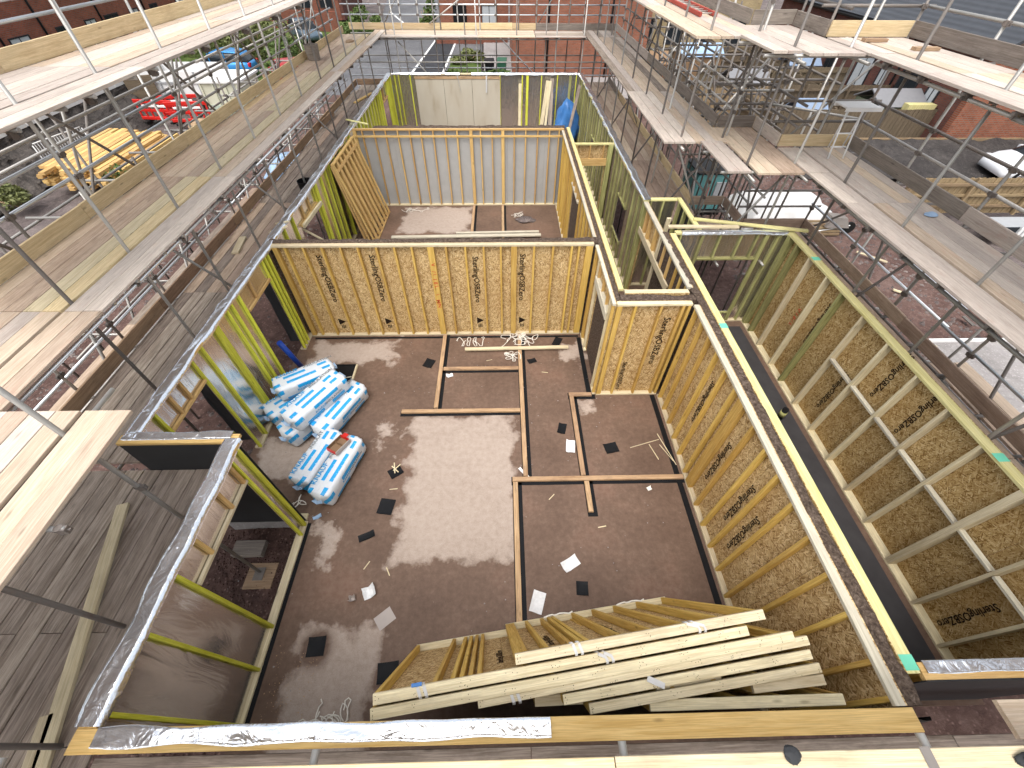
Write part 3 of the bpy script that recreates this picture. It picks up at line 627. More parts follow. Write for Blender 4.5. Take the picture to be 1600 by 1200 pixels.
paper(.45, 1.62, -18, .19, .3, 'white printed sheet next to the leaning panels'); paper(-2.07, 1.80, 25, .18, .17, 'crumpled white wrapper in the middle of the slab', curl=.07)
paper(-1.78, 1.45, 38, .26, .2, 'flat grey card lying below the crumpled wrapper', 'grey_card', 'card', 'card', .0); paper(-2.3, 1.71, 10, .09, .08, 'small pinkish crumpled wrapper', 'grey_card', 'wrapper', 'wrapper', .08)
paper(-1.22, 6.22, 12, .15, .1, 'small white tag beside the upright floor plate'); paper(.33, 3.78, -50, .26, .05, 'white plastic strip where two floor plates meet', 'white_paint', 'strip', 'strip', .02)
paper(-3.2, 3.0, 30, .14, .07, 'small pale blue scrap below the insulation bags', 'blue_pale', 'scrap', 'scrap', .02); paper(2.55, 3.42, 20, .09, .07, 'small cream scrap by the long floor plate', 'strap', 'scrap', 'scrap', .03)
def batten(p0, p1, w_, t, mat, label, z=.0, name='batten'):
    o = beam(name, None, (p0[0], p0[1], z+t/2+.003) if len(p0) == 2 else p0, (p1[0], p1[1], z+t/2+.003) if len(p1) == 2 else p1, w_, t, mat); tag(o, label, 'batten')
batten((-.92, 7.0), (1.5, 7.04), .09, .04, 'timber_pale', 'loose pale batten lying across the strap tangle', .052)
batten((-3.5, 12.1), (1.2, 12.2), .14, .045, 'timber_white', 'white board lying along the near side of the middle room', .06); batten((-1.5, 12.35), (1.15, 12.42), .09, .045, 'timber_white', 'shorter white board behind the long one in the middle room', .052)
for i, (a, b) in enumerate((((2.4, 4.29), (3.0, 4.47)), ((3.0, 4.60), (3.18, 3.90)), ((2.98, 4.35), (3.15, 3.98)), ((2.78, 4.36), (2.88, 4.02)))):
    batten(a, b, .014, .01, 'timber_pale', ('thin lath lying across the room right of the stub', 'longest thin lath by the strand board wall', 'thin lath beside the longest one', 'short thin lath under the crossing one')[i], name='lath')
for i, (x, y, a) in enumerate(((-2.2, 2.2, 60), (-1.85, 2.1, 120), (-.35, 6.7, 15), (.9, 6.3, 170), (1.6, 2.75, 10), (-2.0, 3.5, 5), (.8, 3.3, 45))):
    L = .07; batten((x-L*math.cos(math.radians(a)), y-L*math.sin(math.radians(a))), (x+L*math.cos(math.radians(a)), y+L*math.sin(math.radians(a))), .015, .006, 'timber_pale', ('wood splinter below the thin folded scrap', 'wood splinter at the corner of the dry patch', 'wood splinter near the loose batten', 'wood splinter by the lobby doorway', 'wood splinter near the stub end', 'wood splinter under the black square', 'wood splinter beside the floor plate corner')[i], name='splinter')
for i, (a, b) in enumerate((((-2.06, 3.86), (-1.95, 3.98)), ((-2.1, 3.95), (-1.96, 3.82)), ((-2.07, 4.02), (-2.02, 3.8)))):
    batten((*a, .03), (*b, .04), .02, .012, 'timber_pale', ('first wood splinter on the black square', 'second wood splinter crossing on the black square', 'third wood splinter on the black square')[i], name='splinter')
def tangle(cx, cy, rx, ry, n, label, seed, z=.02):
    r_ = random.Random(seed); t = thing('strapping', label, 'strapping', (cx, cy, 0))
    for k in range(n):
        a = r_.uniform(0, 6.28); pts = []; x, y = cx+r_.uniform(-rx, rx)*.6, cy+r_.uniform(-ry, ry)*.6; cv = r_.uniform(-.5, .5)
        for i in range(16):
            pts.append((x, y, z+.03*abs(math.sin(i*.6+k))+.01*k/n)); a += cv+r_.uniform(-.25, .25)
            x += .05*math.cos(a); y += .05*math.sin(a)
            if abs(x-cx) > rx or abs(y-cy) > ry: a += 1.4
        strapcurve('strap', t, pts)
tangle(-.7, 7.30, .42, .12, 4, 'loose white strapping at the foot of the cross wall', 3); tangle(.45, 7.28, .5, .2, 11, 'white strapping tangle on the plates by the cross wall', 4, .06); tangle(.25, 6.75, .2, .15, 4, 'small white strapping knot below the loose batten', 8, .05)
tangle(-2.3, .36, .26, .12, 6, 'white strapping heap beside the near foil rail', 5); tangle(-3.62, 3.3, .16, .25, 3, 'white strapping by the end of the insulation bags', 6); tangle(-2.9, 14.0, .7, .1, 5, 'white strapping along the grey lined wall', 7); tangle(.6, 13.7, .3, .2, 4, 'white scraps on the dark floor of the middle room', 9)
# floor hatch
t = thing('floor_hatch', 'black framed hatch in the slab behind the insulation bags', 'hatch', (-3.72, 6.25, 0))
box('cover', t, -4.1, -3.36, 5.95, 6.56, .003, .012, 'plastic_black'); box('edge_batten', t, -3.355, -3.31, 5.9, 6.57, .002, .05, 'timber_pale'); box('edge_batten', t, -4.12, -3.36, 6.565, 6.6, .002, .03, 'plastic_black')
batten((-3.8, 6.12), (-3.38, 6.22), .02, .015, 'timber_white', 'thin white stick lying on the black hatch', .012, 'stick'); batten((-3.85, 6.3), (-3.62, 6.2), .11, .05, 'timber_pale', 'timber block lying on the black hatch', .013, 'timber_block')
o = tube('water_pipe', None, (-4.58, 6.28, 1.0), (-4.45, 6.42, .0), 'blue_pipe', .055, 16); tag(o, 'blue plastic pipe standing out of the slab in the far doorway', 'pipe')
t = thing('pipe_stub', 'black pipe stub with yellow collar standing in the right house', 'pipe', (5.6, 4.95, 0)); tube('pipe', t, (5.6, 4.95, 0), (5.6, 4.95, .3), 'plastic_black', .055, 16); tube('collar', t, (5.6, 4.95, .1), (5.6, 4.95, .22), 'timber_olive', .063, 16)

# ------------------------------------------------------------------ insulation bags
def bag(loc, rz, L, W, H, label, seed, tilt=0., roll=0.):
    n, m = 36, 32; vs = []
    for i in range(n+1):
        u = i/n*2-1; e = max(0, (abs(u)-.88)/.12)
        k = (1-e**3)**.5 if e < 1 else 0; k = .3+.7*k
        for j in range(m):
            a = 2*math.pi*j/m; c_, s_ = math.cos(a), math.sin(a)
            y = math.copysign(abs(c_)**.42, c_)*W/2; z = math.copysign(abs(s_)**.46, s_)*H/2
            wr = 1+.035*noise.noise((u*4, c_*2, s_*2+seed))+e*.22*math.sin(j*math.pi/2+seed)*.5+.012*noise.noise((u*14, c_*6, s_*6+seed))
            vs.append((u*L/2*(1-.03*e*math.cos(a*2)), y*k*wr*(1 if e == 0 else 1-.08*e), z*(k if e < 1 else k)*wr))
    fs = [(i*m+j, (i+1)*m+j, (i+1)*m+(j+1) % m, i*m+(j+1) % m) for i in range(n) for j in range(m)]
    fs += [tuple(range(m)), tuple(range(n*m+m-1, n*m-1, -1))]
    mw = Matrix.Translation(loc) @ Matrix.Rotation(math.radians(rz), 4, 'Z') @ Matrix.Rotation(math.radians(tilt), 4, 'Y') @ Matrix.Rotation(math.radians(roll), 4, 'X')
    t = link('insulation_bag', newmesh('insulation_bag', vs, fs, 'bag_print', True), None, mw); tag(t, label, 'bag', 'white and blue insulation bags')
    def at(x, y, z): return mw @ Matrix.Translation((x, y, z))
    text(t, 'KNAUF', .13, 'ink_blue', at(-.26, W*.30, H/2*.99+.012) @ Matrix.Rotation(math.radians(-9), 4, 'X')); text(t, 'INSULATION', .10, 'ink_grey', at(.40-.06, W*.30, H/2*.98+.012) @ Matrix.Rotation(math.radians(-9), 4, 'X'))
    text(t, 'KNAUF', .08, 'ink_blue', at(-.1, -W/2-.014, .02) @ Matrix.Rotation(math.radians(90), 4, 'X')); text(t, 'INSULATION', .07, 'ink_grey', at(.22, -W/2-.014, .02) @ Matrix.Rotation(math.radians(90), 4, 'X'))
    for q in (-1, 1):   # gathered ends of the film
        f = [(.0, -.05, 0), (.0, .05, 0), (q*.07, .10, .03), (q*.085, .02, -.02), (q*.06, -.09, .02)]
        g = [(x+q*L/2*.975, y, z) for x, y, z in f]+[(x+q*L/2*.975, y, z-.008) for x, y, z in f]
        link('film_end', newmesh('film_end', g, [(0, 1, 2, 3, 4), (9, 8, 7, 6, 5)]+[(i, i+5, (i+1) % 5+5, (i+1) % 5) for i in range(5)], 'blue_pale'), t, mw)
bag((-4.22, 5.35, .26), 47, 1.15, .50, .40, 'lowest insulation bag at the back left, its round end towards the wall', 1)
bag((-3.98, 5.62, .63), 38, 1.15, .46, .34, 'insulation bag lying on top of the pile at the back', 2, 4)
bag((-3.80, 4.98, .24), 56, 1.25, .48, .42, 'insulation bag at the bottom left of the pile against the studs', 3)
bag((-3.62, 5.10, .62), 57, 1.30, .52, .36, 'big insulation bag lying across the top of the pile', 4, -3)
bag((-3.28, 5.12, .25), 66, 1.30, .46, .42, 'insulation bag on the right edge of the pile by the hatch', 5, 0, 8)
bag((-3.40, 4.02, .22), 73, 1.15, .44, .38, 'left bag of the two lying in front of the pile', 6)
bag((-2.98, 3.80, .23), 74, 1.25, .44, .40, 'right bag of the two in front, a cardboard box lid on it', 7)
t = thing('cardboard_tray', 'torn red and brown cardboard tray lying on the front insulation bags', 'cardboard', (-2.95, 4.05, .45))
mt_ = Matrix.Translation((-2.98, 4.12, .46)) @ Matrix.Rotation(math.radians(62), 4, 'Z') @ Matrix.Rotation(math.radians(6), 4, 'Y')
for nm, (x, y, z), (a, b, c), m in (('base', (0, 0, 0), (.34, .22, .006), 'brown_crate'), ('side', (0, .11, .04), (.34, .006, .08), 'brown_crate'), ('side', (0, -.11, .04), (.36, .012, .09), 'grey_card'), ('end', (.17, 0, .04), (.008, .22, .08), 'red_plastic'), ('end', (-.17, 0, .04), (.008, .22, .08), 'red_plastic'), ('flap', (.21, .05, .05), (.1, .1, .006), 'red_plastic'), ('divider', (.02, .0, .04), (.006, .21, .07), 'brown_crate')):
    link(nm, boxmesh(a, b, c, m, .001), t, mt_ @ Matrix.Translation((x, y, z)))

# ------------------------------------------------------------------ wall panels leaning on the near wall
def lean_panel(name, label, tl, tr, lean, H, studs, d=.085, doubled=(), sheet=True, mat='timber_pale', group='wall panels leaning on the near wall', cat='wall panel', studmat='timber_yellow', zb=.03):
    """tl, tr: ends of the top edge (outer top corner nearest the room, world); lean: horizontal run to the foot; bays face up and away"""
    tl, tr = Vector(tl), Vector(tr); x = (tr-tl).normalized(); L = (tr-tl).length
    hz = Vector((-x.y, x.x, 0)).normalized()
    dn = (hz*lean+Vector((0, 0, -(tl.z-zb)))).normalized(); nrm = dn.cross(x)   # from the face towards the back
    if nrm.z > 0: nrm = -nrm
    t = thing(name, label, cat, tl+dn*H, group)
    def Q(s, h, k): return tl+x*s+dn*h+nrm*k
    beam('top_rail', t, Q(0, .021, d/2), Q(L, .021, d/2), .042, d, mat, up=nrm)
    beam('bottom_rail', t, Q(0, H-.021, d/2), Q(L, H-.021, d/2), .042, d, mat, up=nrm)
    for s in studs: beam('stud', t, Q(s, .043, d/2), Q(s, H-.043, d/2), .042 if s not in doubled else .12, d-.003, studmat, up=nrm)
    if sheet:
        n = max(1, round(L/1.2))
        for i in range(n): beam('osb_sheet', t, Q(L*(i+.5)/n, .05, d+.004), Q(L*(i+.5)/n, H-.005, d+.004), L/n-.003, .007, 'osb', up=-nrm)
    return t, Q, x, dn, nrm
def wrap(t, Q, s, d=.085, lean=.0, tail=0):
    """two turns of white strapping round a top rail"""
    for k, off in enumerate((0, .055)):
        pts = [Q(s+off, .075, -.004), Q(s+off, .02, -.006), Q(s+off+.012, -.006, .01), Q(s+off+.02+lean, -.007, d*.5), Q(s+off+.03+lean, -.006, d-.006), Q(s+off+.03+lean, .02, d+.016)]
        strapcurve('strap', t, pts, 'white_sheet', .013)
sp = lambda L, st=.40: [.021]+spaced(st, L-.1, st)+[L-.021]
W_ = []
# from the front (against the near wall) to the back
lean_panel('leaning_panel', 'short stub panel lowest in the stack beside the near rail, left one', (.24, .36, 2.02), (.68, .37, 2.02), .45, 2.05, [.021, .42], sheet=False)
lean_panel('leaning_panel', 'panel nearest the near rail on the right of the stack', (1.26, .30, 2.12), (3.02, .31, 2.12), .45, 2.15, sp(1.76))
lean_panel('leaning_panel', 'short strapped panel at the right end of the stack', (2.24, .41, 2.1), (2.93, .46, 2.1), .5, 2.14, [.021, .35, .67])
lean_panel('leaning_panel', 'short panel wedged in the middle of the stack', (1.36, .40, 2.08), (1.98, .47, 2.08), .5, 2.14, [.021, .3, .6])
Y0 = [(.71, 2.90, .28, .54), (.48, 2.84, .345, .64), (-.27, 2.84, .335, .745)]
lab = ['lowest long panel of the stack, its right end farthest out', 'long panel with dark knots second from the front of the stack', 'long strapped panel third from the front of the stack']
for i, (xa, xb, ya, yb) in enumerate(Y0):
    t, Q, x, dn, nm = lean_panel('leaning_panel', lab[i], (xa, ya, 2.16+.045*i), (xb, yb, 2.16+.045*i), .62+.035*i, 2.29, sp(xb-xa), d=.078)
    W_.append((t, Q))
wrap(*W_[2], .28)
t, Q = W_[1]; paper_t = beam('tag', t, Q(.78, -.01, -.01), Q(.92, -.012, .07), .05, .002, 'white_sheet')
tA, QA, *_ = lean_panel('leaning_panel', 'long panel with its open left bays showing behind the stack', (-1.17, .375, 2.31), (2.27, .83, 2.31), .74, 2.42, [.021, .52, .68, .76, .84, .92, 1.34, 1.8, 2.2, 2.6, 3.0, 3.4])
wrap(tA, QA, .37, tail=1); wrap(tA, QA, 2.0, lean=.05); beam('tape', tA, QA(.33, -.004, -.01), QA(.42, -.004, -.01), .03, .02, 'blue_sheet')
tA2, QA2, *_ = lean_panel('leaning_panel', 'long panel just below the open left one in the stack', (-1.18, .275, 2.28), (2.7, .78, 2.28), .70, 2.38, sp(3.8))
tB, QB, *_ = lean_panel('leaning_panel', 'topmost panel with eight open bays and white strapping on its rail', (.06, .63, 2.40), (2.43, .945, 2.40), .72, 2.45, [.021, .06, .1, .30, .52, .62, .68, .98, 1.28, 1.60, 1.95, 2.34])
wrap(tB, QB, .52); wrap(tB, QB, 1.62, lean=.08)
for s in (.55, 1.62):
    pts = [QB(s+.02*math.sin(i)+i*.05, -.015-.012*math.sin(i*1.3)+2.33, -.01-.02*abs(math.sin(i*.9))) for i in range(9)]; strapcurve('strap', tB, pts, 'strap', .009)
for (tt, QQ, ss, hh) in ((tB, QB, .42, 1.0), (tB, QB, 1.12, 1.1), (tA, QA, 1.12, 1.1)):
    x_ = (QQ(0, 1, 0)-QQ(0, 0, 0)); n_ = (QQ(0, 0, 0)-QQ(0, 0, 1)); text(tt, 'SterlingOSBZero', .1, 'ink', axes(QQ(ss, hh, .082), x_, n_.cross(x_), n_))
def nails(t, Q, L, seed, zs=(.015, .03), mat='ink', d=.085):
    r_ = random.Random(seed); vs = []; fs = []
    for k in range(int(L/.4)+2):
        for _ in range(r_.randint(3, 7)):
            c = Q(min(L-.02, max(.02, k*.4+r_.uniform(-.06, .06))), -.0012, r_.uniform(.012, d-.012)); i = len(vs); e = (Q(1, 0, 0)-Q(0, 0, 0))*.004; f = (Q(0, 0, 1)-Q(0, 0, 0))*.004
            vs += [c-e, c-f, c+e, c+f]; fs.append((i, i+1, i+2, i+3))
    c = vs[0]; o = link('nail_heads', newmesh('nail_heads', [v-c for v in vs], fs, mat), t, Matrix.Translation(c)); o['kind'] = 'stuff'
for i, (t, Q, L) in enumerate(((W_[0][0], W_[0][1], 2.2), (W_[1][0], W_[1][1], 2.4), (W_[2][0], W_[2][1], 3.1), (tA, QA, 3.4), (tA2, QA2, 3.8), (tB, QB, 2.35))): nails(t, Q, L, i)

t = thing('membrane_flap', 'black membrane flap hanging at the corner of the near orange rail', 'membrane', (3.43, .12, 2.0)); crumple('flap', t, (3.43, .12, 1.9), (3.44, .13, 2.36), .13, 'dpc', .02, .0, seed=31, up=(0, -1, 0))
# panels leaning in the middle room
for i in range(3):
    x = Vector((.03, -1, 0)).normalized(); off = .085*i
    t, Q, *_ = lean_panel('leaning_panel', ('front orange panel leaning on the left wall of the middle room', 'middle orange panel leaning on the left wall of the middle room', 'back orange panel leaning on the left wall of the middle room')[i],
        (-4.47-off*.4, 13.95, 2.38-.02*i), (-4.50-off*.4, 11.75+.03*i, 2.38-.02*i), .58-.09*i if i else .60, 2.44, [.021, .06, .30, .62, .94, 1.26, 1.58, 1.9, 2.17], d=.05, doubled=(.30, .62, .94, 1.26, 1.58, 1.9) if i == 0 else (), sheet=(i == 2), mat='timber_orange', studmat='timber_orange', group='orange panels leaning in the middle room')
    if i == 0: beam('head_rail', t, Q(.05, .22, .02), Q(2.15, .22, .02), .08, .04, 'timber_orange', up=Q(0, 0, 0)-Q(0, 0, 1))
# braces and loose battens across the left opening, planks in the far room
batten((-4.95, 9.2, 2.1), (-3.9, 10.0, .6), .09, .04, 'timber_pale', 'pale prop slanting through the left opening of the middle room'); batten((-4.63, 9.2, 1.97), (-4.57, 10.4, 1.97), .05, .09, 'timber_pale', 'pale rail nailed across the left opening of the middle room')
batten((-5.05, 8.9, 2.2), (-4.6, 8.5, 2.44), .08, .03, 'timber_pale', 'offcut lying over the foil rail near the cross wall'); batten((-5.0, 8.4, 2.25), (-4.55, 8.3, 2.43), .08, .03, 'timber_pale', 'second offcut poking over the foil rail'); batten((-4.95, 15.1, 2.47), (-4.2, 14.75, 2.44), .07, .03, 'timber_lemon', 'pale offcut on the foil rail beyond the grey lined wall')
for i, (a, b, w_, l) in enumerate((((.78, 20.6, .0), (.80, 21.1, 2.1), .12, 'single pale plank leaning on the far wall'), ((1.66, 20.5, .0), (1.98, 21.1, 2.2), .16, 'left plank of the bundle leaning on the far wall'), ((1.86, 20.45, .0), (2.08, 21.05, 2.2), .1, 'middle plank of the bundle leaning on the far wall'), ((2.12, 20.5, .0), (2.14, 21.1, 2.28), .16, 'right grey plank of the bundle leaning on the far wall'), ((2.55, 18.6, .2), (3.22, 20.3, 2.2), .12, 'long grey plank leaning into the far right corner'))):
    o = beam('plank', None, a, b, w_, .04, 'timber_pale' if i < 3 else 'board_grey', up=(0, -1, .2)); tag(o, l, 'plank')
batten((4.15, 8.55, 2.43), (6.35, 7.95, 2.46), .09, .04, 'timber_lemon', 'lemon batten lying across the porch and the right house rail'); batten((3.5, 8.22, 2.43), (5.0, 8.2, 2.43), .1, .04, 'timber_pale', 'pale batten lying beside the foil rail of the right house')
def heap(name, loc, rx, ry, rz, mat, label, cat, seed, rough=.35, n=26, m=12, flat=1.):
    vs = []
    for j in range(m+1):
        for i in range(n):
            a = 2*math.pi*i/n; h = j/m; k = math.sqrt(max(0, 1-h**2.4))
            q = 1+rough*noise.noise((math.cos(a)*1.6, math.sin(a)*1.6, h*2+seed))+rough*.4*noise.noise((math.cos(a)*5, math.sin(a)*5, h*6+seed))
            vs.append((rx*k*q*math.cos(a), ry*k*q*math.sin(a), rz*h*(1+.3*rough*noise.noise((math.cos(a)*2, math.sin(a)*2, seed+h*3)))))
    fs = [(j*n+i, j*n+(i+1) % n, (j+1)*n+(i+1) % n, (j+1)*n+i) for j in range(m) for i in range(n)]; fs.append(tuple(range(m*n, m*n+n)))
    o = link(name, newmesh(name, vs, fs, mat, True), None, Matrix.Translation(loc)); return tag(o, label, cat)
heap('plastic_sheet', (2.75, 20.2, 0), .55, .5, 1.7, 'blue_sheet', 'crumpled blue sheet heaped in the far right corner', 'sheet', 3, .6)
heap('plastic_sheet', (-4.35, 9.9, 0), .25, .4, .9, 'blue_sheet', 'blue wrapped bundle in the left opening of the middle room', 'sheet', 5, .4)
heap('soil_lump', (.75, 13.3, 0), .3, .2, .12, 'gravel', 'grey mud heap on the floor of the middle room', 'heap', 9)
# ------------------------------------------------------------------ scaffolding
Z1, Z2, Z3 = 1.76, 3.58, 5.37
BT = .038
CPL = None
def coupler(parent, p, ang=0):
    global CPL
    if CPL is None:
        r_ = .043; n = 8; vs = []; 
        for z in (-.045, .045):
            for i in range(n): vs.append((r_*math.cos(6.283*i/n), r_*math.sin(6.283*i/n), z))
        fs = [(i, (i+1) % n, n+(i+1) % n, n+i) for i in range(n)]+[tuple(range(n-1, -1, -1)), tuple(range(n, 2*n))]
        k = len(vs)
        for x0, x1, y0, y1, z0, z1 in ((.02, .075, -.03, .03, -.04, .04), (.03, .10, -.012, .012, -.012, .012), (-.075, -.02, -.02, .02, -.03, .03)):
            b0 = len(vs); vs += [(x, y, z) for x in (x0, x1) for y in (y0, y1) for z in (z0, z1)]
            fs += [tuple(b0+q for q in f) for f in ((0, 1, 3, 2), (4, 6, 7, 5), (0, 4, 5, 1), (2, 3, 7, 6), (0, 2, 6, 4), (1, 5, 7, 3))]
        CPL = newmesh('coupler', vs, fs, 'coupler')
    return link('coupler', CPL, parent, Matrix.Translation(p) @ Matrix.Rotation(ang, 4, 'Z') @ Matrix.Scale(.8, 4))
def boards_y(t, xs, y0, y1, z, mats, seed=0, L=3.9, w_=.217, stag=0., name='board'):
    """scaffold boards running along y at the given x centres, butted end to end"""
    r_ = random.Random(seed)
    for i, x in enumerate(xs):
        a = y0; first = True
        while a < y1-.05:
            b = min(y1, a+(L if not first else L*(1-stag*(i % 2))))
            if y1-b < .3: b = y1
            mt = mats[r_.randrange(len(mats))]; first = False
            q = r_.uniform(-.004, .004); dz = r_.uniform(0, .004)
            beam(name, t, (x+q, a+.004, z-BT/2+dz), (x+q+r_.uniform(-.004, .004), b-.004, z-BT/2+dz), w_, BT, mt); a = b
def boards_x(t, ys, x0, x1, z, mats, seed=0, L=3.9, w_=.22):
    r_ = random.Random(seed)
    for y in ys:
        a = x0
        while a < x1-.05:
            b = min(x1, a+L)
            if x1-b < .3: b = x1
            dz = r_.uniform(0, .004); beam('board', t, (a+.004, y, z-BT/2+dz), (b-.004, y+r_.uniform(-.004, .004), z-BT/2+dz), w_, BT, mats[r_.randrange(len(mats))]); a = b
def toe(t, p0, p1, z, mats, seed=0, L=3.9, h=.222):
    r_ = random.Random(seed); p0, p1 = Vector(p0), Vector(p1); d = (p1-p0).normalized(); T = (p1-p0).length; a = 0
    while a < T-.05:
        b = min(T, a+L*r_.uniform(.8, 1))
        if T-b < .4: b = T
        q0, q1 = p0+d*(a+.004), p0+d*(b-.004); tl = r_.uniform(-.01, .01)
        beam('toe_board', t, (q0.x, q0.y, z+h/2), (q1.x, q1.y, z+h/2+tl), BT, h, mats[r_.randrange(len(mats))]); a = b
def scaff(name_label, loc): return thing('scaffold', name_label, 'scaffold', loc, 'scaffolding around the timber frame')
def standard(t, x, y, z0, z1, cz=(), mat=None, ang=0):
    s = tube('standard', t, (x, y, z0), (x+R.uniform(-.015, .015), y+R.uniform(-.015, .015), z1), mat or R.choice(['steel', 'steel', 'steel_dark']))
    for z in cz: coupler(s, (x, y, z), ang+R.choice([0, math.pi]))
    return s
XI = [-4.965, -5.19]                                  # inside boards
XO = [-5.46+-.226*i for i in range(5)]                # main boards
# ---- left scaffold
sl = scaff('long scaffold on the left with three board levels and silver guard rails', (-5.7, 12, G))
YS = [4.22, 5.40, 6.75, 8.33, 9.95, 11.55, 13.15, 14.9, 16.4, 17.95, 19.5, 21.1]
for i, y in enumerate(YS):
    standard(sl, -5.325, y, G, 7.1 if i % 2 else 6.9, (Z1-.12, Z2-.12, Z3-.12)); standard(sl, -6.60, y+.06, G, 7.2, (Z1-.12, Z1+.45, Z2+.47, Z2+.78, Z3-.12), None, math.pi/2)
    for z in (Z1, Z2, Z3): tube('transom', sl, (-4.88 if z > 2 else -5.25, y+.07, z-BT-.028), (-6.75, y+.07, z-BT-.028), 'steel_dark' if z < 2 else 'steel')
    for z in (Z2, Z3):
        cp = tube('transom', sl, (-4.86, y+.55, z-BT-.028), (-6.7, y+.55, z-BT-.028), 'steel'); coupler(cp, (-4.95, y+.55, z-.11), 0)
def runs(t, x, y0, y1, z, mats, name, seg=6.3):
    a = y0; i = 0
    while a < y1-.1: b = min(y1, a+seg); tube(name, t, (x+(.05 if i % 2 else 0), a-.15, z), (x+(.05 if i % 2 else 0), b, z), mats[i % len(mats)]); a = b; i += 1
for x in (-5.38, -6.55):
    for z in (Z1, Z2, Z3): runs(sl, x, 3.0, 21.6, z-BT-.08, ['steel'], 'ledger')
runs(sl, -4.93, 2.6, 14.8, Z2-BT-.08, ['steel_bright', 'steel_bright'], 'ledger')
for z, m in ((Z1+.33, 'steel_bright'), (Z2+.47, 'steel_bright'), (Z2+.80, 'steel_bright'), (Z3+.42, 'steel_bright'), (Z3+.62, 'steel_bright')): runs(sl, -6.66, 3.0, 21.8, z, [m, 'steel'] if z > 2.5 and z < 5 else [m], 'guard_rail', 7.2)
runs(sl, -6.70, 5.2, 19, Z2+1.05, ['steel'], 'guard_rail')
for i in range(0, 10, 2): tube('brace', sl, (-6.68, YS[i]+.1, G+.1), (-6.68, YS[i+1]+.1, Z2-.2), 'steel'); tube('brace', sl, (-6.70, YS[i+1], Z2-.1), (-6.70, YS[i], Z3-.15), 'steel_dark')
for y in (6.8, 10.0, 14.9): tube('brace', sl, (-5.27, y+.1, Z1+.1), (-6.55, y+.1, Z2-.2), 'steel')
boards_y(sl, XI, 4.06, 11.85, Z2, ['board_bleached', 'board_new', 'board_bleached'], 1); boards_y(sl, XI, 11.86, 22.9, Z2, ['board_bleached', 'board_new'], 2)
boards_y(sl, XO[:2], 4.06, 21.9, Z2, ['toe_pale', 'timber_pale', 'board_new'], 3); boards_y(sl, XO[2:], 4.06, 21.9, Z2, ['board_new', 'board_brown', 'board_new', 'toe_pale'], 4)
boards_y(sl, XI, 2.54, 4.05, Z2, ['board_new'], 5); boards_y(sl, XO, 2.54, 4.05, Z2, ['board_new', 'board_bleached'], 6)
toe(sl, (-6.50, 3.0), (-6.50, 22.3), Z2, ['toe_pale'], 7)
boards_y(sl, XI, 3.2, 21.5, Z3, ['board_bleached'], 8); boards_y(sl, XO, 3.2, 21.5, Z3, ['board_bleached', 'board_bleached', 'board_new'], 9); toe(sl, (-6.50, 3.2), (-6.50, 21.5), Z3, ['toe_pale'], 10)
boards_y(sl, [-5.15, -5.38, -5.61, -5.84, -6.07, -6.30], 3.05, 21.5, Z1, ['board_grey', 'board_grey', 'board_brown'], 11); toe(sl, (-6.46, 2.9), (-6.46, 22.4), Z1, ['toe_brown', 'toe_brown'], 12)
boards_y(sl, [-6.95], 3.8, 12, Z1-.1, ['board_grey', 'board_brown'], 13, 2.3); toe(sl, (-6.42, 22.4), (-4.7, 22.4), Z1, ['toe_brown'], 14)
for i in range(5): boards_y(sl, [-5.2-.235*i], 21.52, 22.35, Z1, ['board_grey'], 15+i)
# ---- near left platform
sn = scaff('near left platform of wide clean boards above a deck of old grey boards', (-4.6, 1, G))
boards_y(sn, [-3.695-.226*i for i in range(2)], -1.8, 2.51, Z2+.02, ['board_new'], 21, 6); boards_y(sn, [-4.18-.226*i for i in range(11)], -1.8, 2.51, Z2+.02, ['board_new', 'board_new', 'board_bleached'], 22, 6)
boards_y(sn, [-3.86-.232*i for i in range(11)], -1.6, 2.93, Z1, ['board_grey'], 23, 2.6, .222, .35)
for y in (-1.0, .1, 1.05, 2.25): standard(sn, -4.05, y, G, 5.3 if y > 2 else 6.2, (Z2-.12, 2.55) if y > 2 else (Z2-.12,), 'steel' if y > 2 else 'steel_dark'); standard(sn, -6.6, y, G, 5.4, (Z2-.12,))
for y in (-.9, .2, 1.15, 2.36):
    for z in (Z1, Z2): tube('transom', sn, (-3.66, y, z-BT-.03), (-6.7, y, z-BT-.03), 'steel')
cp = tube('transom', sn, (-3.5, 1.38, Z2-BT-.03), (-6.7, 1.38, Z2-BT-.03), 'steel'); coupler(cp, (-3.55, 1.38, Z2-.08))
for x in (-4.1, -6.55):
    for z in (Z1, Z2): tube('ledger', sn, (x, -1.6, z-BT-.08), (x, 2.9, z-BT-.08), 'steel')
# ---- near deck under the camera
sd_ = scaff('near deck of pale boards along the bottom behind the orange rail', (1, -.6, G))
boards_x(sd_, [-.155, -.385, -.615, -.845], -3.3, 6.8, Z2, ['timber_pale', 'toe_pale'], 31); boards_x(sd_, [.085], 3.56, 5.2, Z2-.6, ['board_new'], 33)
for x in (-3.0, -1.2, .6, 2.4, 4.2, 6.0): standard(sd_, x, -1.1, G, Z3, (Z2-.1,)); standard(sd_, x, -.35, G, Z2-.06); tube('transom', sd_, (x+.07, .02, Z2-BT-.03), (x+.07, -1.3, Z2-BT-.03), 'steel')
for y in (-.3, -1.15): tube('ledger', sd_, (-3.4, y, Z2-BT-.08), (6.8, y, Z2-BT-.08), 'steel')
boards_x(sd_, [-.1-.24*i for i in range(5)], -3.7, 6.8, Z1, ['board_grey'], 34)
for x in (3.02, 3.55, 2.4): box('board_end_band', sd_, x-.03, x+.03, -.262, -.04, Z2+.0045, Z2+.006, 'steel_dark')
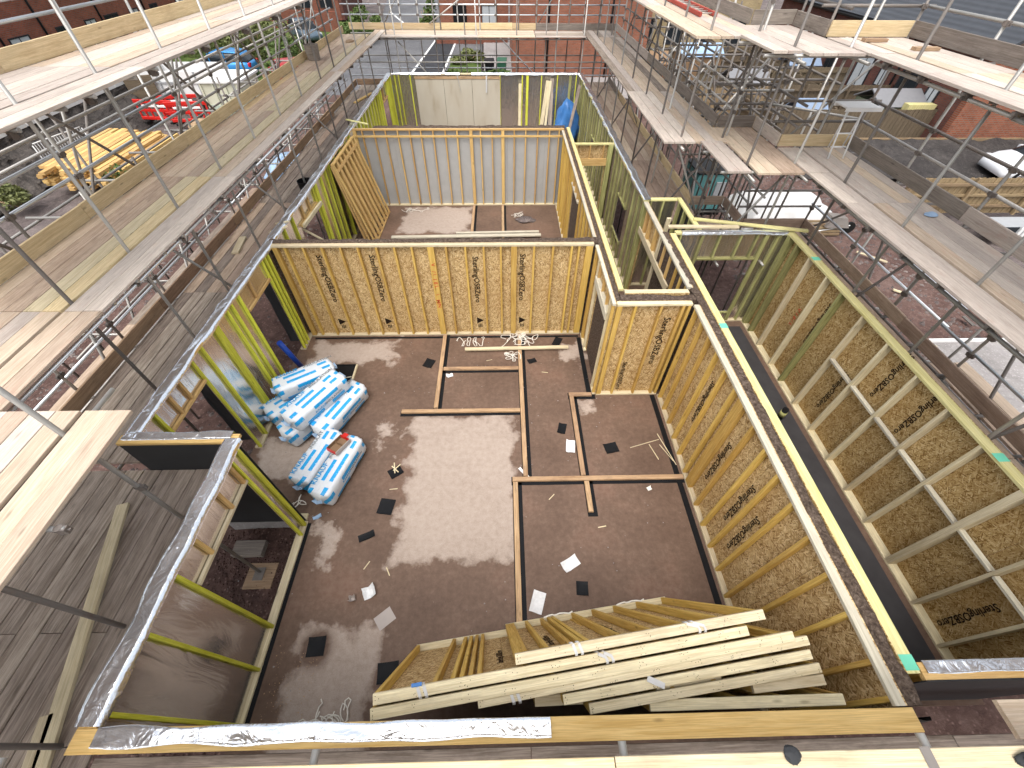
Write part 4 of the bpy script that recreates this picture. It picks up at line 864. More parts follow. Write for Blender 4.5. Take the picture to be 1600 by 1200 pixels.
# ---- right scaffold
sr = scaff('tall stepped scaffold on the right with pale boarded levels', (6, 10, G))
def deck_r(z, top, lev):
    m_in = {1: ['board_brown', 'board_new'], 2: ['board_grey', 'board_bleached'], 3: ['board_new', 'board_bleached']}[lev]
    m_mid = {1: ['board_brown'], 2: ['board_new', 'board_bleached', 'board_brown'], 3: ['board_bleached']}[lev]
    if lev > 1:
        yend = 9.68 if lev == 2 else 9.42
        boards_y(sr, [3.60, 3.83-.005], yend, 22.9, z, ['board_grey', 'board_bleached', 'board_bleached'] if lev == 2 else m_in, 40+lev); boards_y(sr, [4.06+.226*i for i in range(4)], yend, 22.9, z, ['board_new', 'board_bleached', 'board_grey'] if lev == 2 else m_in, 43+lev)
        boards_y(sr, [4.37, 4.595], 8.04, yend-.02, z+.03, ['board_bleached'], 46+lev, 5); boards_y(sr, [4.95+.226*i for i in range(4)], 8.04, 10.6, z, m_mid, 49+lev, 5)
        boards_y(sr, [5.91, 6.12], -1, 8.04, z, ['board_bleached'], 52+lev); boards_y(sr, [6.40+.226*i for i in range(4)], -1, 9.35, z, ['board_bleached', 'board_new', 'board_bleached'], 55+lev); boards_y(sr, [5.91, 6.12], 8.06, 9.35, z, m_mid, 58+lev)
    else:
        boards_y(sr, [3.66+.226*i for i in range(6)], 9.75, 22.9, z, ['board_brown', 'board_new', 'board_brown'], 60); boards_y(sr, [4.45+.226*i for i in range(6)], 8.3, 9.73, z, ['board_brown'], 61); boards_y(sr, [6.36+.226*i for i in range(4)], -1, 9.4, z, ['board_brown', 'board_brown', 'board_new'], 62)
    tg = {1: ['board_brown'], 2: ['toe_grey', 'toe_grey', 'board_bleached'], 3: ['toe_grey']}[lev]; tp = {1: ['board_brown'], 2: ['toe_pale'], 3: ['toe_pale']}[lev]
    toe(sr, (4.93, 10.7), (4.93, 23), z, tg if lev > 1 else ['toe_pale', 'toe_grey'], 70+lev); toe(sr, (4.95, 10.66), (5.78, 10.66), z, tg, 73+lev); toe(sr, (5.80, 9.45), (5.80, 10.64), z, tg, 76+lev); toe(sr, (5.82, 9.43), (7.28, 9.43), z, tp, 79+lev); toe(sr, (7.31, -1), (7.31, 9.41), z, tg, 82+lev)
for l, z in ((1, Z1), (2, Z2), (3, Z3)): deck_r(z, 0, l)
boards_y(sr, [7.52, 7.75, 7.98], -1, 4.9, Z1-.12, ['board_brown', 'board_new'], 88)
YR = [10.0, 11.6, 13.3, 15.0, 16.7, 18.4, 20.1, 21.8]
cz = (Z1-.12, Z2-.12, Z3-.12); co = (Z1+.45, Z1+.82, Z2+.45, Z2+.8, Z3+.4)
for y in YR:
    standard(sr, 3.95, y, G, 6.9, cz); standard(sr, 4.97, y+.08, G, 7.1, co, None, 1.57)
    for z in (Z1, Z2, Z3): tube('transom', sr, (3.52, y+.06, z-BT-.03), (5.15, y+.06, z-BT-.03), 'steel_dark')
for x, y, h in ((4.82, 8.52, 7.0), (4.83, 9.94, 7.0), (5.74, 8.5, 6.9), (5.85, 9.5, 6.9), (5.85, 10.6, 6.9), (6.25, 7.62, 6.9), (6.25, 6.0, 7.1), (6.26, 4.46, 7.1), (6.26, 2.9, 7), (6.26, 1.2, 7), (7.36, 9.5, 7), (7.36, 7.75, 7), (7.36, 6.1, 7), (7.36, 4.5, 7), (7.36, 2.9, 7), (4.25, 12.0, 5.2), (6.6, 9.5, 6.4)):
    standard(sr, x, y, G, h, cz if x < 7 else co, None, 0 if x < 7 else 1.57)
for y in (8.25, 9.3, 10.4):
    for z in (Z1, Z2, Z3): tube('transom', sr, (4.22, y, z-BT-.03), (6.0, y, z-BT-.03), 'steel')
for y in (9.2, 7.7, 6.9, 6.08, 5.3, 4.55, 3.7, 2.98, 1.3):
    for z in (Z1, Z2, Z3): cp = tube('transom', sr, (5.82 if z > 2 else 6.2, y, z-BT-.03), (7.55, y, z-BT-.03), 'steel_dark'); coupler(cp, (5.9 if z > 2 else 6.3, y, z-.1))
for z in (Z1, Z2, Z3):
    for x, a, b in ((3.9, 9.7, 22.9), (5.0, 10.6, 22.9), (4.77, 8.1, 10.7), (5.79, 8.1, 10.7), (6.2, -1, 9.5), (7.31, -1, 9.6)): runs(sr, x, a, b, z-BT-.08, ['steel', 'steel_dark'], 'ledger', 5.5)
    if z > 2: runs(sr, 5.88, -1, 8.0, z-BT-.08, ['steel'], 'ledger')
for z in (Z1+.46, Z1+.83): runs(sr, 7.42, -1, 9.7, z, ['steel_bright'], 'guard_rail'); tube('guard_rail', sr, (5.6, 9.56, z), (7.6, 9.56, z), 'steel_dark'); tube('guard_rail', sr, (5.92, 9.2, z), (5.92, 10.9, z), 'steel')
for z in (Z2+.42, Z2+.78, Z3+.40, Z3+.85): runs(sr, 7.42, -1, 9.7, z, ['steel_bright', 'steel'] if z != Z2+.78 else ['steel', 'steel_dark'], 'guard_rail'); tube('guard_rail', sr, (5.6, 9.56, z), (7.6, 9.56, z), 'steel_dark'); tube('guard_rail', sr, (5.92, 9.2, z), (5.92, 10.9, z), 'steel_dark'); tube('guard_rail', sr, (4.7, 10.78, z), (6.1, 10.78, z), 'steel_dark'); runs(sr, 5.06, 10.5, 22.9, z, ['steel', 'steel_dark'], 'guard_rail')
for z in (Z1+.46, Z1+.83): runs(sr, 5.06, 10.5, 22.9, z, ['steel_dark', 'steel'], 'guard_rail')
for i, y in enumerate((10.1, 13.4, 16.8, 20.2)): tube('brace', sr, (5.10, y, G+.1), (5.10, y+1.6, Z2-.2), 'steel'); tube('brace', sr, (5.12, y+1.6, Z2-.2), (5.12, y, Z3-.2), 'steel_dark'); tube('brace', sr, (4.0, y+.15, Z1), (4.95, y+.15, Z2-.2), 'steel_dark'); tube('brace', sr, (4.0, y+.15, Z2-.2), (4.95, y+.15, Z1), 'steel')
for y in (2.9, 6.05): tube('brace', sr, (7.46, y, G), (7.46, y+1.6, Z2-.2), 'steel_dark'); tube('brace', sr, (6.3, y+.1, Z1), (7.35, y+.1, Z2-.2), 'steel_dark')
for a, b in (((4.9, 8.6, Z1+.1), (5.75, 8.6, Z2-.2)), ((5.9, 9.62, Z2-.1), (7.3, 9.62, Z3-.2)), ((4.9, 10.85, Z2-.1), (5.9, 10.85, Z3-.2)), ((5.95, 9.5, Z1), (5.95, 10.6, Z2-.2)), ((4.9, 10.0, G), (5.8, 10.0, Z1-.2)), ((7.5, 7.7, Z2-.2), (7.5, 9.4, Z1)), ((5.2, 11.0, 4.2), (6.6, 11.0, 4.2)), ((5.9, 10.9, 4.0), (7.5, 9.7, 4.0))): tube('brace', sr, a, b, 'steel')
# ---- far scaffold across the end
sf = scaff('scaffold crossing the far end above the foil topped wall', (0, 22.2, G))
for i, x in enumerate((-4.3, -2.65, -1.0, .65, 2.3, 3.4)):
    standard(sf, x, 21.75, G, 5.3, (Z1+.3, Z2-.1)); standard(sf, x+.12, 22.95, G, 5.6, (Z2-.1, Z2+.47, Z2+.79), None, 1.57); tube('transom', sf, (x+.07, 21.45, Z2-BT-.03), (x+.07, 23.1, Z2-BT-.03), 'steel')
for y in (21.7, 23.0): tube('ledger', sf, (-6.4, y, Z2-BT-.08), (5.0, y, Z2-BT-.08), 'steel'); tube('ledger', sf, (-6.4, y, Z1+.95), (5.0, y, Z1+.95), 'steel'); tube('ledger', sf, (-6.4, y, Z1+.5), (5.0, y, Z1+.5), 'steel_bright')
for z in (Z2+.47, Z2+.79): tube('guard_rail', sf, (-6.6, 23.03, z), (5.2, 23.03, z), 'steel_bright')
tube('brace', sf, (-.2, 22.9, Z2-.1), (2.2, 22.9, Z1-.3), 'steel_bright'); tube('brace', sf, (-3.0, 22.9, Z2+.2), (-1.6, 22.9, Z2+1.0), 'steel')
boards_x(sf, [21.56, 21.79], -4.82, 1.4, Z2, ['board_bleached', 'board_new'], 91); boards_x(sf, [22.05+.226*i for i in range(4)], -4.82, 1.4, Z2, ['board_new'], 92); boards_x(sf, [21.56+.226*i for i in range(6)], 1.42, 3.46, Z2, ['board_grey', 'board_bleached'], 93)
toe(sf, (-6.4, 22.98), (1.5, 22.98), Z2, ['toe_pale'], 94); toe(sf, (1.52, 22.96), (4.9, 22.96), Z2, ['toe_grey'], 95)

# ---- outer bays: unboarded tubes beyond both long scaffolds
sb = scaff('open tube bays standing outside the long left scaffold', (-8, 14, G))
rb = random.Random(41)
for i, y in enumerate((6.0, 7.7, 9.4, 11.0, 12.6, 14.3, 15.9, 17.5, 19.2, 20.8)):
    for x in (-7.75, -8.9):
        if x < -8 and i % 2: continue
        standard(sb, x+rb.uniform(-.05, .05), y+rb.uniform(-.1, .1), G, rb.choice([3.4, 4.2, 4.9]), (1.5, 2.9))
    for z in (1.45, 2.9): tube('transom', sb, (-6.5, y+.08, z+rb.uniform(-.05, .05)), (-9.1, y+.08, z), 'steel')
    if i % 2 == 0: tube('brace', sb, (-7.7, y, G), (-7.7, y+1.7, 2.8), 'steel'); tube('brace', sb, (-6.75, y+.1, 3.2), (-8.8, y+.1, G+.1), 'steel')
    else: tube('brace', sb, (-7.8, y, 2.8), (-7.8, y+1.7, 4.6), 'steel_dark'); tube('brace', sb, (-6.72, y, 5.2), (-7.75, y, 2.9), 'steel')
for x, z in ((-7.75, 1.4), (-7.75, 2.85), (-8.9, 1.4), (-8.9, 2.85), (-7.72, 4.1)): runs(sb, x, 5.6, 21.2, z, ['steel', 'steel_dark'], 'ledger', 5.2)
sb = scaff('open tube bays packed behind the stepped right scaffold', (6.3, 13, G))
for i, y in enumerate((11.2, 12.4, 13.7, 15.0, 16.4, 18.0, 19.8)):
    for x in (5.65, 6.45, 7.3):
        if y > 15.5 and x > 7: continue
        standard(sb, x+rb.uniform(-.06, .06), y+rb.uniform(-.1, .1), G, rb.choice([4.6, 5.1, 5.3]), (2.4, 3.5, 4.3), rb.choice(['steel_dark', 'steel', 'steel_dark']))
    for z in (2.35, 3.45, 4.35):
        if rb.random() < .85: tube('transom', sb, (4.95, y+.07, z), (7.5 if y < 15.5 else 6.7, y+.07, z+rb.uniform(-.03, .03)), 'steel_dark')
    if i % 2: tube('brace', sb, (5.1, y+.1, 2.4), (6.4, y+.1, 4.3), 'steel')
    else: tube('brace', sb, (6.45, y-.1, 2.3), (5.6, y-.1, 4.4), 'steel_dark'); tube('brace', sb, (5.7, y, 4.3), (5.7, y+1.3, 2.4), 'steel')
for x in (5.65, 6.45, 7.3):
    for z in (2.4, 3.5, 4.4): runs(sb, x+.05, 10.7, 15.4 if x > 7 else 20, z, ['steel_dark', 'steel_dark', 'steel'], 'ledger', 4.4)
for i, y in enumerate((.4, 2.1, 3.7, 5.3, 6.9, 8.5)):      # legs and rails under the near right deck
    standard(sr, 8.3, y, G, 2.9, (1.2, 2.3), 'steel'); tube('transom', sr, (7.2, y+.06, 1.2), (8.5, y+.06, 1.2), 'steel')
    if i % 2: tube('brace', sr, (7.4, y, 1.9), (8.3, y, G+.1), 'steel_dark')
for z in (1.15, 2.3): runs(sr, 8.33, -.5, 9.5, z, ['steel'], 'ledger')
for i, x in enumerate((-5.0, -3.45, -1.8, -.2, 1.5, 2.9, 4.2)): standard(sf, x, 23.0, G, 6.4, (Z2+.47, Z2+.79)); i % 2 or standard(sf, x+.35, 21.8, G, Z2+.9, (Z2-.1,), 'steel_dark')
for z in (Z2+1.05, Z3+.1, Z3+.5, Z1-.2): tube('guard_rail', sf, (-6.6, 23.06, z), (5.2, 23.06, z), 'steel')
for a_, b_ in (((-4.9, 23.1, Z2+.2), (-3.3, 23.1, Z3+.4)), ((1.6, 23.1, Z2+.2), (3.0, 23.1, Z3+.4)), ((-2.6, 21.7, Z1), (-4.2, 21.7, Z2-.2))): tube('brace', sf, a_, b_, 'steel')
# ---- things standing on the scaffold
batten((-4.86, 2.42, Z1+.028), (-4.0, -.4, Z1+.028), .13, .045, 'timber_pale', 'long pale timber lying aslant on the old grey boards'); batten((-4.30, .32, Z1+.028), (-4.05, -.6, Z1+.028), .12, .045, 'timber_pale', 'second pale timber beside the long one, mostly out of frame')
batten((-6.06, 9.05, Z1+.025), (-5.95, 8.35, Z1+.025), .15, .04, 'timber_pale', 'short pale offcut on the grey boards beyond the left wall'); batten((-5.9, 19.6, Z1+.025), (-5.5, 21.0, Z1+.025), .13, .04, 'timber_orange', 'orange offcut at the far end of the grey boards')
batten((-6.30, 18.0, Z1+.13), (-6.34, 16.6, Z1+.13), .03, .2, 'toe_brown', 'loose toe board end standing on the grey boards')
def bucket(name, loc, r0, r1, h, mat, label, cat):
    n = 18; vs = []
    for (r, z) in ((r0, 0), (r1, h), (r1*.93, h), (r0*.92, .02)):
        for i in range(n): vs.append((r*math.cos(6.2832*i/n), r*math.sin(6.2832*i/n), z))
    fs = [(k*n+i, k*n+(i+1) % n, (k+1)*n+(i+1) % n, (k+1)*n+i) for k in range(3) for i in range(n)]+[tuple(range(n-1, -1, -1)), tuple(range(3*n, 4*n))]
    t = thing(name, label, cat, loc); link('body', newmesh(name, vs, fs, mat, False), t, Matrix.Translation(loc))
    pts = [(loc[0]+r1*math.cos(a), loc[1], loc[2]+h+r1*.75*math.sin(a)) for a in [math.pi*i/12 for i in range(13)]]; strapcurve('handle', t, pts, 'steel_dark', .008); return t
bucket('bucket', (-6.2, 17.3, Z2+.006), .19, .23, .4, 'toe_grey', 'grey tub against the toe board at the far left', 'tub'); bucket('bucket', (-5.30, 11.5, Z1+.006), .17, .2, .3, 'plastic_black', 'black bucket on the grey boards outside the left wall', 'bucket')
t = thing('ladder', 'red timber ladder lying on the top right level', 'ladder', (4.4, 13, Z3+.03))
for x in (4.22, 4.55): beam('stile', t, (x, 11.5, Z3+.05), (x+.02, 15.4, Z3+.05), .05, .07, 'red_ladder')
for i in range(13): tube('rung', t, (4.22, 11.7+.29*i, Z3+.05), (4.56, 11.7+.29*i, Z3+.05), 'steel', .014, 6)
t = thing('step_platform', 'white folding step platform standing on the right hand deck', 'steps', (6.75, 9.0, Z2))
zp = Z2+.82
for i in range(5): box('tread_slat', t, 6.52, 7.18, 8.92+.075*i, 8.985+.075*i, zp-.012, zp+.012, 'white_paint')
for y, q in ((8.9, -1), (9.3, 1)): box('edge', t, 6.5, 7.2, y-.012, y+.012, zp-.05, zp+.02, 'white_paint')
for x in (6.55, 6.85):
    tube('leg', t, (x, 8.92, zp-.04), (x-.03, 8.72, Z2+.006), 'white_paint', .016, 8)
    tube('leg', t, (x+.3, 9.28, zp-.04), (x+.32, 9.36, Z2+.006), 'white_paint', .016, 8)
for z in (.2, .42, .64): tube('rung', t, (6.53-.03*(1-z/.8), 8.74+.2*z/.8, Z2+z), (6.83-.03*(1-z/.8), 8.74+.2*z/.8, Z2+z), 'white_paint', .014, 8)
for i, (x, y) in enumerate(((6.5, 8.9), (6.9, 8.2))): o = box('offcut', None, x-.3, x+.1, y, y+.11, Z3+.006, Z3+.05, 'toe_brown'); tag(o, ('longer brown offcut on the top right level', 'shorter brown offcut on the top right level')[i], 'offcut')
heap('rag', (6.95, 6.35, Z2+.006), .1, .07, .05, 'blue_pale', 'small blue rag on the right hand deck', 'rag', 2); heap('rag', (3.05, -.12, Z2+.006), .18, .05, .05, 'breather_dark', 'grey torn membrane scrap on the near deck', 'scrap', 4); heap('rag', (1.62, -.06, Z2+.006), .05, .04, .02, 'breather_dark', 'small grey scrap on the edge of the near deck', 'scrap', 5)
heap('rag', (-5.75, 20.3, Z2+.006), .16, .2, .07, 'toe_brown', 'dark cloth at the far corner of the left deck', 'rag', 6)
# ------------------------------------------------------------------ beyond the plot
def wallmesh(name, parent, x0, x1, y0, y1, z0, z1, mat, tagd=None):
    """box whose texture runs along each face (object space rotated for y faces is handled by the long axis)"""
    return box(name, parent, x0, x1, y0, y1, z0, z1, mat)
def facade(name, parent, p0, p1, z0, z1, th, mat):
    """upright slab from p0 to p1 (plan), local x along the wall, local y up, so the bricks lie level"""
    p0, p1 = Vector((*p0, 0)), Vector((*p1, 0)); x = (p1-p0).normalized(); L = (p1-p0).length; y = Vector((0, 0, 1)); z = x.cross(y)
    return link(name, boxmesh(L, z1-z0, th, mat), parent, axes(((p0+p1)/2)+Vector((0, 0, (z0+z1)/2)), x, y, z))
def window(parent, c, x, n, w_, h, pane='glass_dark', fr='frame_dark', bars=1):
    """window centred at c on a facade with along-vector x and outward normal n"""
    c, x, n = Vector(c), Vector(x).normalized(), Vector(n).normalized(); up = Vector((0, 0, 1))
    m = axes(c+n*.0, x, up, n); p = link('window', boxmesh(w_, h, .06, pane), parent, m)
    for q in (-1, 1):
        link('frame', boxmesh(w_, .07, .12, fr), p, m @ Matrix.Translation((0, q*(h/2-.0), 0))); link('frame', boxmesh(.07, h+.07, .121, fr), p, m @ Matrix.Translation((q*w_/2, 0, 0)))
    for b in range(bars): link('glazing_bar', boxmesh(.045, h, .1, fr), p, m @ Matrix.Translation((w_*((b+1)/(bars+1)-.5), 0, 0)))
    return p
def roof_slab(parent, p0, p1, run, z0, z1, th=.12, mat='slate'):
    """one pitch: eaves from p0 to p1 at z0, ridge offset by run at z1"""
    a, b, r_ = Vector((*p0, z0)), Vector((*p1, z0)), Vector((*run, z1-z0)); x = (b-a).normalized(); y = r_.normalized(); z = x.cross(y)
    return link('roof', boxmesh((b-a).length, r_.length, th, mat), parent, axes((a+b+r_)/2, x, y, z))
# terrace on the left, seen over the top boards
t = thing('brick_terrace', 'long red brick terrace on the left seen above the top boards', 'house', (-29, 38, G))
facade('wall', t, (-27, 16), (-27, 62), G, 6.2, .3, 'brick_red'); facade('wall', t, (-35, 16.1), (-27.2, 16.1), G, 6.2, .3, 'brick_red'); facade('wall', t, (-27.2, 61.9), (-35, 61.9), G, 6.2, .3, 'brick_red')
roof_slab(t, (-26.6, 15.8), (-26.6, 62.2), (-4.5, 0), 6.2, 8.6); roof_slab(t, (-35.6, 62.2), (-35.6, 15.8), (4.5, 0), 6.2, 8.6); facade('wall', t, (-35, 62), (-35, 16), G, 6.2, .3, 'brick_red')
for k, y in enumerate((30.2, 33.6, 36.2, 38.4, 41.0, 43.6, 47.5, 51, 55)):
    for zc, h in ((1.55, 1.3), (4.3, 1.2)): window(t, (-26.87, y, zc), (0, 1, 0), (1, 0, 0), 1.0 if k % 3 else 1.4, h, 'window_pale' if k % 2 == 0 else 'glass_dark')
for y in (29.0, 32.2, 37.3, 42.3, 49): tube('downpipe', t, (-26.8, y, G), (-26.8, y, 6.1), 'plastic_black', .06, 8)
t = thing('brick_house', 'red brick house beyond the cars with a low front wall', 'house', (-22, 60, G))
facade('wall', t, (-29, 57.5), (-16.5, 57.5), G, 5.6, .3, 'brick_red'); facade('wall', t, (-16.35, 57.4), (-16.35, 66), G, 5.6, .3, 'brick_dark'); roof_slab(t, (-29.4, 57), (-16, 57), (0, 5), 5.6, 8); facade('wall', t, (-16.5, 66), (-29, 66), G, 5.6, .3, 'brick_red'); roof_slab(t, (-16, 66.5), (-29.4, 66.5), (0, -4.6), 5.6, 8)
for x in (-26, -23, -20, -17.8): window(t, (x, 57.37, 1.2), (1, 0, 0), (0, -1, 0), 1.2, 1.3)
facade('garden_wall', t, (-22, 52.5), (-15, 50.5), G, 1.0, .25, 'brick_red')
# brick house at the end of the plot
t = thing('brick_house', 'large red brick gable wall directly behind the far scaffold', 'house', (5, 40, G))
facade('wall', t, (.75, 34), (9.4, 34), G, 6.4, .3, 'brick_orange'); facade('wall', t, (.9, 44), (.9, 34.2), G, 6.4, .3, 'brick_orange'); facade('wall', t, (9.25, 34.2), (9.25, 44), G, 6.4, .3, 'brick_orange'); facade('wall', t, (9.4, 44), (.75, 44), G, 6.4, .3, 'brick_orange')
roof_slab(t, (.4, 44.4), (.4, 33.6), (4.7, 0), 6.4, 9); roof_slab(t, (9.8, 33.6), (9.8, 44.4), (-4.7, 0), 6.4, 9)
for x in (3.0, 6.9): tube('downpipe', t, (x, 33.8, G), (x, 33.8, 6.3), 'plastic_black', .06, 8)
t = thing('brick_house', 'brick house front with a dark door set back left of the gable', 'house', (-2, 52, G))
facade('wall', t, (-5.4, 49), (.7, 49), G, 6, .3, 'brick_orange'); facade('wall', t, (-5.25, 58), (-5.25, 49.2), G, 6, .3, 'brick_orange'); roof_slab(t, (-5.8, 48.6), (.9, 48.6), (0, 5), 6, 8.6); roof_slab(t, (.9, 58.4), (-5.8, 58.4), (0, -4.8), 6, 8.6); facade('wall', t, (.7, 58), (-5.4, 58), G, 6, .3, 'brick_orange')
d = link('door', boxmesh(1.2, 2.2, .1, 'plastic_black'), t, axes((-3.6, 48.84, G+1.1), (1, 0, 0), (0, 0, 1), (0, -1, 0))); tube('handle', d, (-3.2, 48.75, .5), (-3.2, 48.75, .7), 'chrome', .02, 6)
window(t, (-1.0, 48.84, 1.0), (1, 0, 0), (0, -1, 0), 1.3, 1.3, 'window_pale'); facade('garden_wall', t, (-5.5, 45.5), (.6, 45.5), G, .8, .25, 'brick_red')
def wheelie(x, y, a, mat, label):
    t = thing('wheelie_bin', label, 'bin', (x, y, G+.1)); m = Matrix.Translation((x, y, G+.1)) @ Matrix.Rotation(a, 4, 'Z')
    vs = [(-.24, -.26, .05), (.24, -.26, .05), (.24, .26, .05), (-.24, .26, .05), (-.29, -.34, .98), (.29, -.34, .98), (.29, .36, .98), (-.29, .36, .98)]
    link('body', newmesh('body', vs, [(3, 2, 1, 0), (4, 5, 6, 7), (0, 1, 5, 4), (1, 2, 6, 5), (2, 3, 7, 6), (3, 0, 4, 7)], mat), t, m)
    link('lid', boxmesh(.62, .78, .07, mat, .02), t, m @ Matrix.Translation((0, 0, 1.02)) @ Matrix.Rotation(.06, 4, 'X'))
    for q in (-.24, .24): link('wheel', tubemesh(.05, .1, 'rubber', 12), t, m @ Matrix.Translation((q, .33, .1)))
wheelie(-.75, 33.2, .1, 'plastic_black', 'black wheeled bin beside the brick gable'); wheelie(.05, 33.4, -.1, 'bin_green', 'dark green wheeled bin nearest the brick gable')

# plants
def foliage(name, parent, c, rx, ry, rz, n, size, mat, seed):
    r_ = random.Random(seed); vs = []; fs = []; ce = [(r_.gauss(0, .45), r_.gauss(0, .45), r_.gauss(0, .4), r_.uniform(.35, .6)) for _ in range(9)]
    while len(fs) < n:
        q = ce[r_.randrange(9)]; d = Vector((r_.gauss(0, 1), r_.gauss(0, 1), r_.gauss(0, 1))).normalized()*q[3]*r_.uniform(.55, 1)
        p = Vector(((q[0]+d.x)*rx, (q[1]+d.y)*ry, max(-.95, q[2]+d.z)*rz)); a = Vector((r_.gauss(0, 1), r_.gauss(0, 1), r_.gauss(0, .5))).normalized()*size*r_.uniform(.6, 1.4); b = a.cross(Vector((r_.gauss(0, 1), r_.gauss(0, 1), r_.gauss(0, 1)))).normalized()*size*.5
        i = len(vs); vs += [p-a, p+b, p+a, p-b]; fs.append((i, i+1, i+2, i+3))
    o = link(name, newmesh(name, vs, fs, mat), parent, Matrix.Translation(c)); return o
def shrub(x, y, rx, ry, rz, label, seed, mat='leaf', n=1400, size=.14, z=G):
    t = thing('shrub', label, 'shrub', (x, y, z)); foliage('leaves', t, (x, y, z+rz*.9), rx, ry, rz, n, size, mat, seed); r_ = random.Random(seed)
    for i in range(5): tube('stem', t, (x+r_.uniform(-.1, .1), y, z), (x+r_.uniform(-.5, .5)*rx, y+r_.uniform(-.5, .5)*ry, z+rz*1.1), 'toe_brown', .03, 6)
shrub(-17.6, 32.0, 1.3, .7, .45, 'green shrub in front of the blue car', 1, 'leaf_olive'); shrub(-18.5, 40, 2.2, 2.5, 1.5, 'olive shrub between the blue and grey cars', 2, 'leaf_olive', 2200); shrub(-21.8, 42.5, 2.5, 2.5, 1.6, 'tall olive shrub behind the blue car', 3, 'leaf_olive', 2200)
shrub(-14.6, 36.5, 1.6, 2.6, 1.0, 'shrub at the road edge below the grey car', 4, 'leaf', 1700); shrub(-11.9, 46, 1.2, 3, .9, 'dark hedge by the low brick garden wall', 5, 'leaf', 1700); shrub(-2.6, 32.6, 1.1, .6, .38, 'leafy shrub beside the new asphalt strip', 6, 'leaf', 1300); shrub(-2.3, 38.5, 1.1, 1.0, .45, 'pale shrub on the verge by the forecourt', 7, 'leaf_olive', 1200); shrub(-6.9, 51, .8, 2.5, 1.4, 'hedge at the corner of the brick house front', 8, 'leaf', 1500); shrub(.2, 31.8, 1.3, .5, .5, 'low green bush at the foot of the forecourt', 9, 'leaf', 1000); shrub(-25, 31, 1.5, 2.4, 1.2, 'dark shrub below the left terrace', 10, 'leaf', 1200)

# cars
def car(x, y, rz, paint, label, L=4.1, W=1.74, H=1.5, z=G):
    t = thing('parked_car', label, 'car', (x, y, z), 'cars parked beyond the site'); M = Matrix.Translation((x, y, z)) @ Matrix.Rotation(math.radians(rz), 4, 'Z')
    def loft(name, st, mat, par=t):
        vs = []; n = 10
        for (px, hw, z0, z1, tw) in st:
            for (u, v) in ((-1, 0), (-1, .35), (-.97, .75), (-tw*.9, .97), (-tw*.5, 1), (tw*.5, 1), (tw*.9, .97), (.97, .75), (1, .35), (1, 0)): vs.append((px*L/2, u*hw*W/2, z0+(z1-z0)*v))
        k = len(st); fs = [(i*n+j, i*n+(j+1) % n, (i+1)*n+(j+1) % n, (i+1)*n+j) for i in range(k-1) for j in range(n)]+[tuple(range(n-1, -1, -1)), tuple(range((k-1)*n, k*n))]
        return link(name, newmesh(name, vs, fs, mat, True), par, M)
    body = loft('body', [(-1, .72, .38, .78, .9), (-.96, .9, .24, .9, .95), (-.75, 1, .2, .97, .97), (-.3, 1, .18, .97, .97), (.2, 1, .18, .95, .97), (.45, 1, .19, .93, .95), (.75, .97, .22, .84, .9), (.94, .86, .28, .7, .85), (1, .66, .4, .6, .8)], paint)
    loft('glasshouse', [(-.93, .78, .86, .92, .9), (-.74, .86, .9, 1.32, .8), (-.5, .88, .9, 1.44, .78), (.0, .88, .9, H-.03, .78), (.2, .87, .88, 1.4, .78), (.52, .84, .86, .93, .88)], 'glass_dark')
    loft('roof', [(-.82, .74, 1.24, 1.30, .95), (-.6, .76, 1.36, 1.44, .95), (-.1, .76, 1.42, H+.01, .95), (.12, .74, 1.36, 1.44, .95), (.2, .7, 1.34, 1.39, .95)], paint)
    for px in (-.62, .62):
        for q in (-1, 1):
            w_ = link('wheel', tubemesh(.2, .31, 'rubber', 20), t, M @ Matrix.Translation((px*L/2, q*(W/2-.09), .31)) @ Matrix.Rotation(math.pi/2, 4, 'Z')); link('rim', tubemesh(.21, .2, 'chrome', 14), w_, M @ Matrix.Translation((px*L/2, q*(W/2-.085), .31)) @ Matrix.Rotation(math.pi/2, 4, 'Z'))
    for q in (-1, 1):
        link('tail_light', boxmesh(.12, .3, .22, 'red_lens', .03), t, M @ Matrix.Translation((-.955*L/2, q*W*.37, .78))); link('headlight', boxmesh(.18, .34, .13, 'lens', .03), t, M @ Matrix.Translation((.90*L/2, q*W*.32, .66))); link('door_mirror', boxmesh(.14, .2, .12, paint, .03), t, M @ Matrix.Translation((.3*L/2, q*(W/2+.06), .95)))
        for bx in (-.28, .2): link('pillar', boxmesh(.07, .03, .5, paint), t, M @ Matrix.Translation((bx*L/2, q*W*.435, 1.14)))
car(-18.3, 34.2, 182, 'car_blue', 'bright blue hatchback parked behind the white container'); car(-16.8, 46.5, -52, 'car_grey', 'dark grey car parked in front of the low brick wall')
car(22.3, 17.5, 172, 'car_white', 'white car behind the slatted fence on the right', z=G); car(-13.2, 31.8, 120, 'car_red', 'dark red car beyond the cream container')

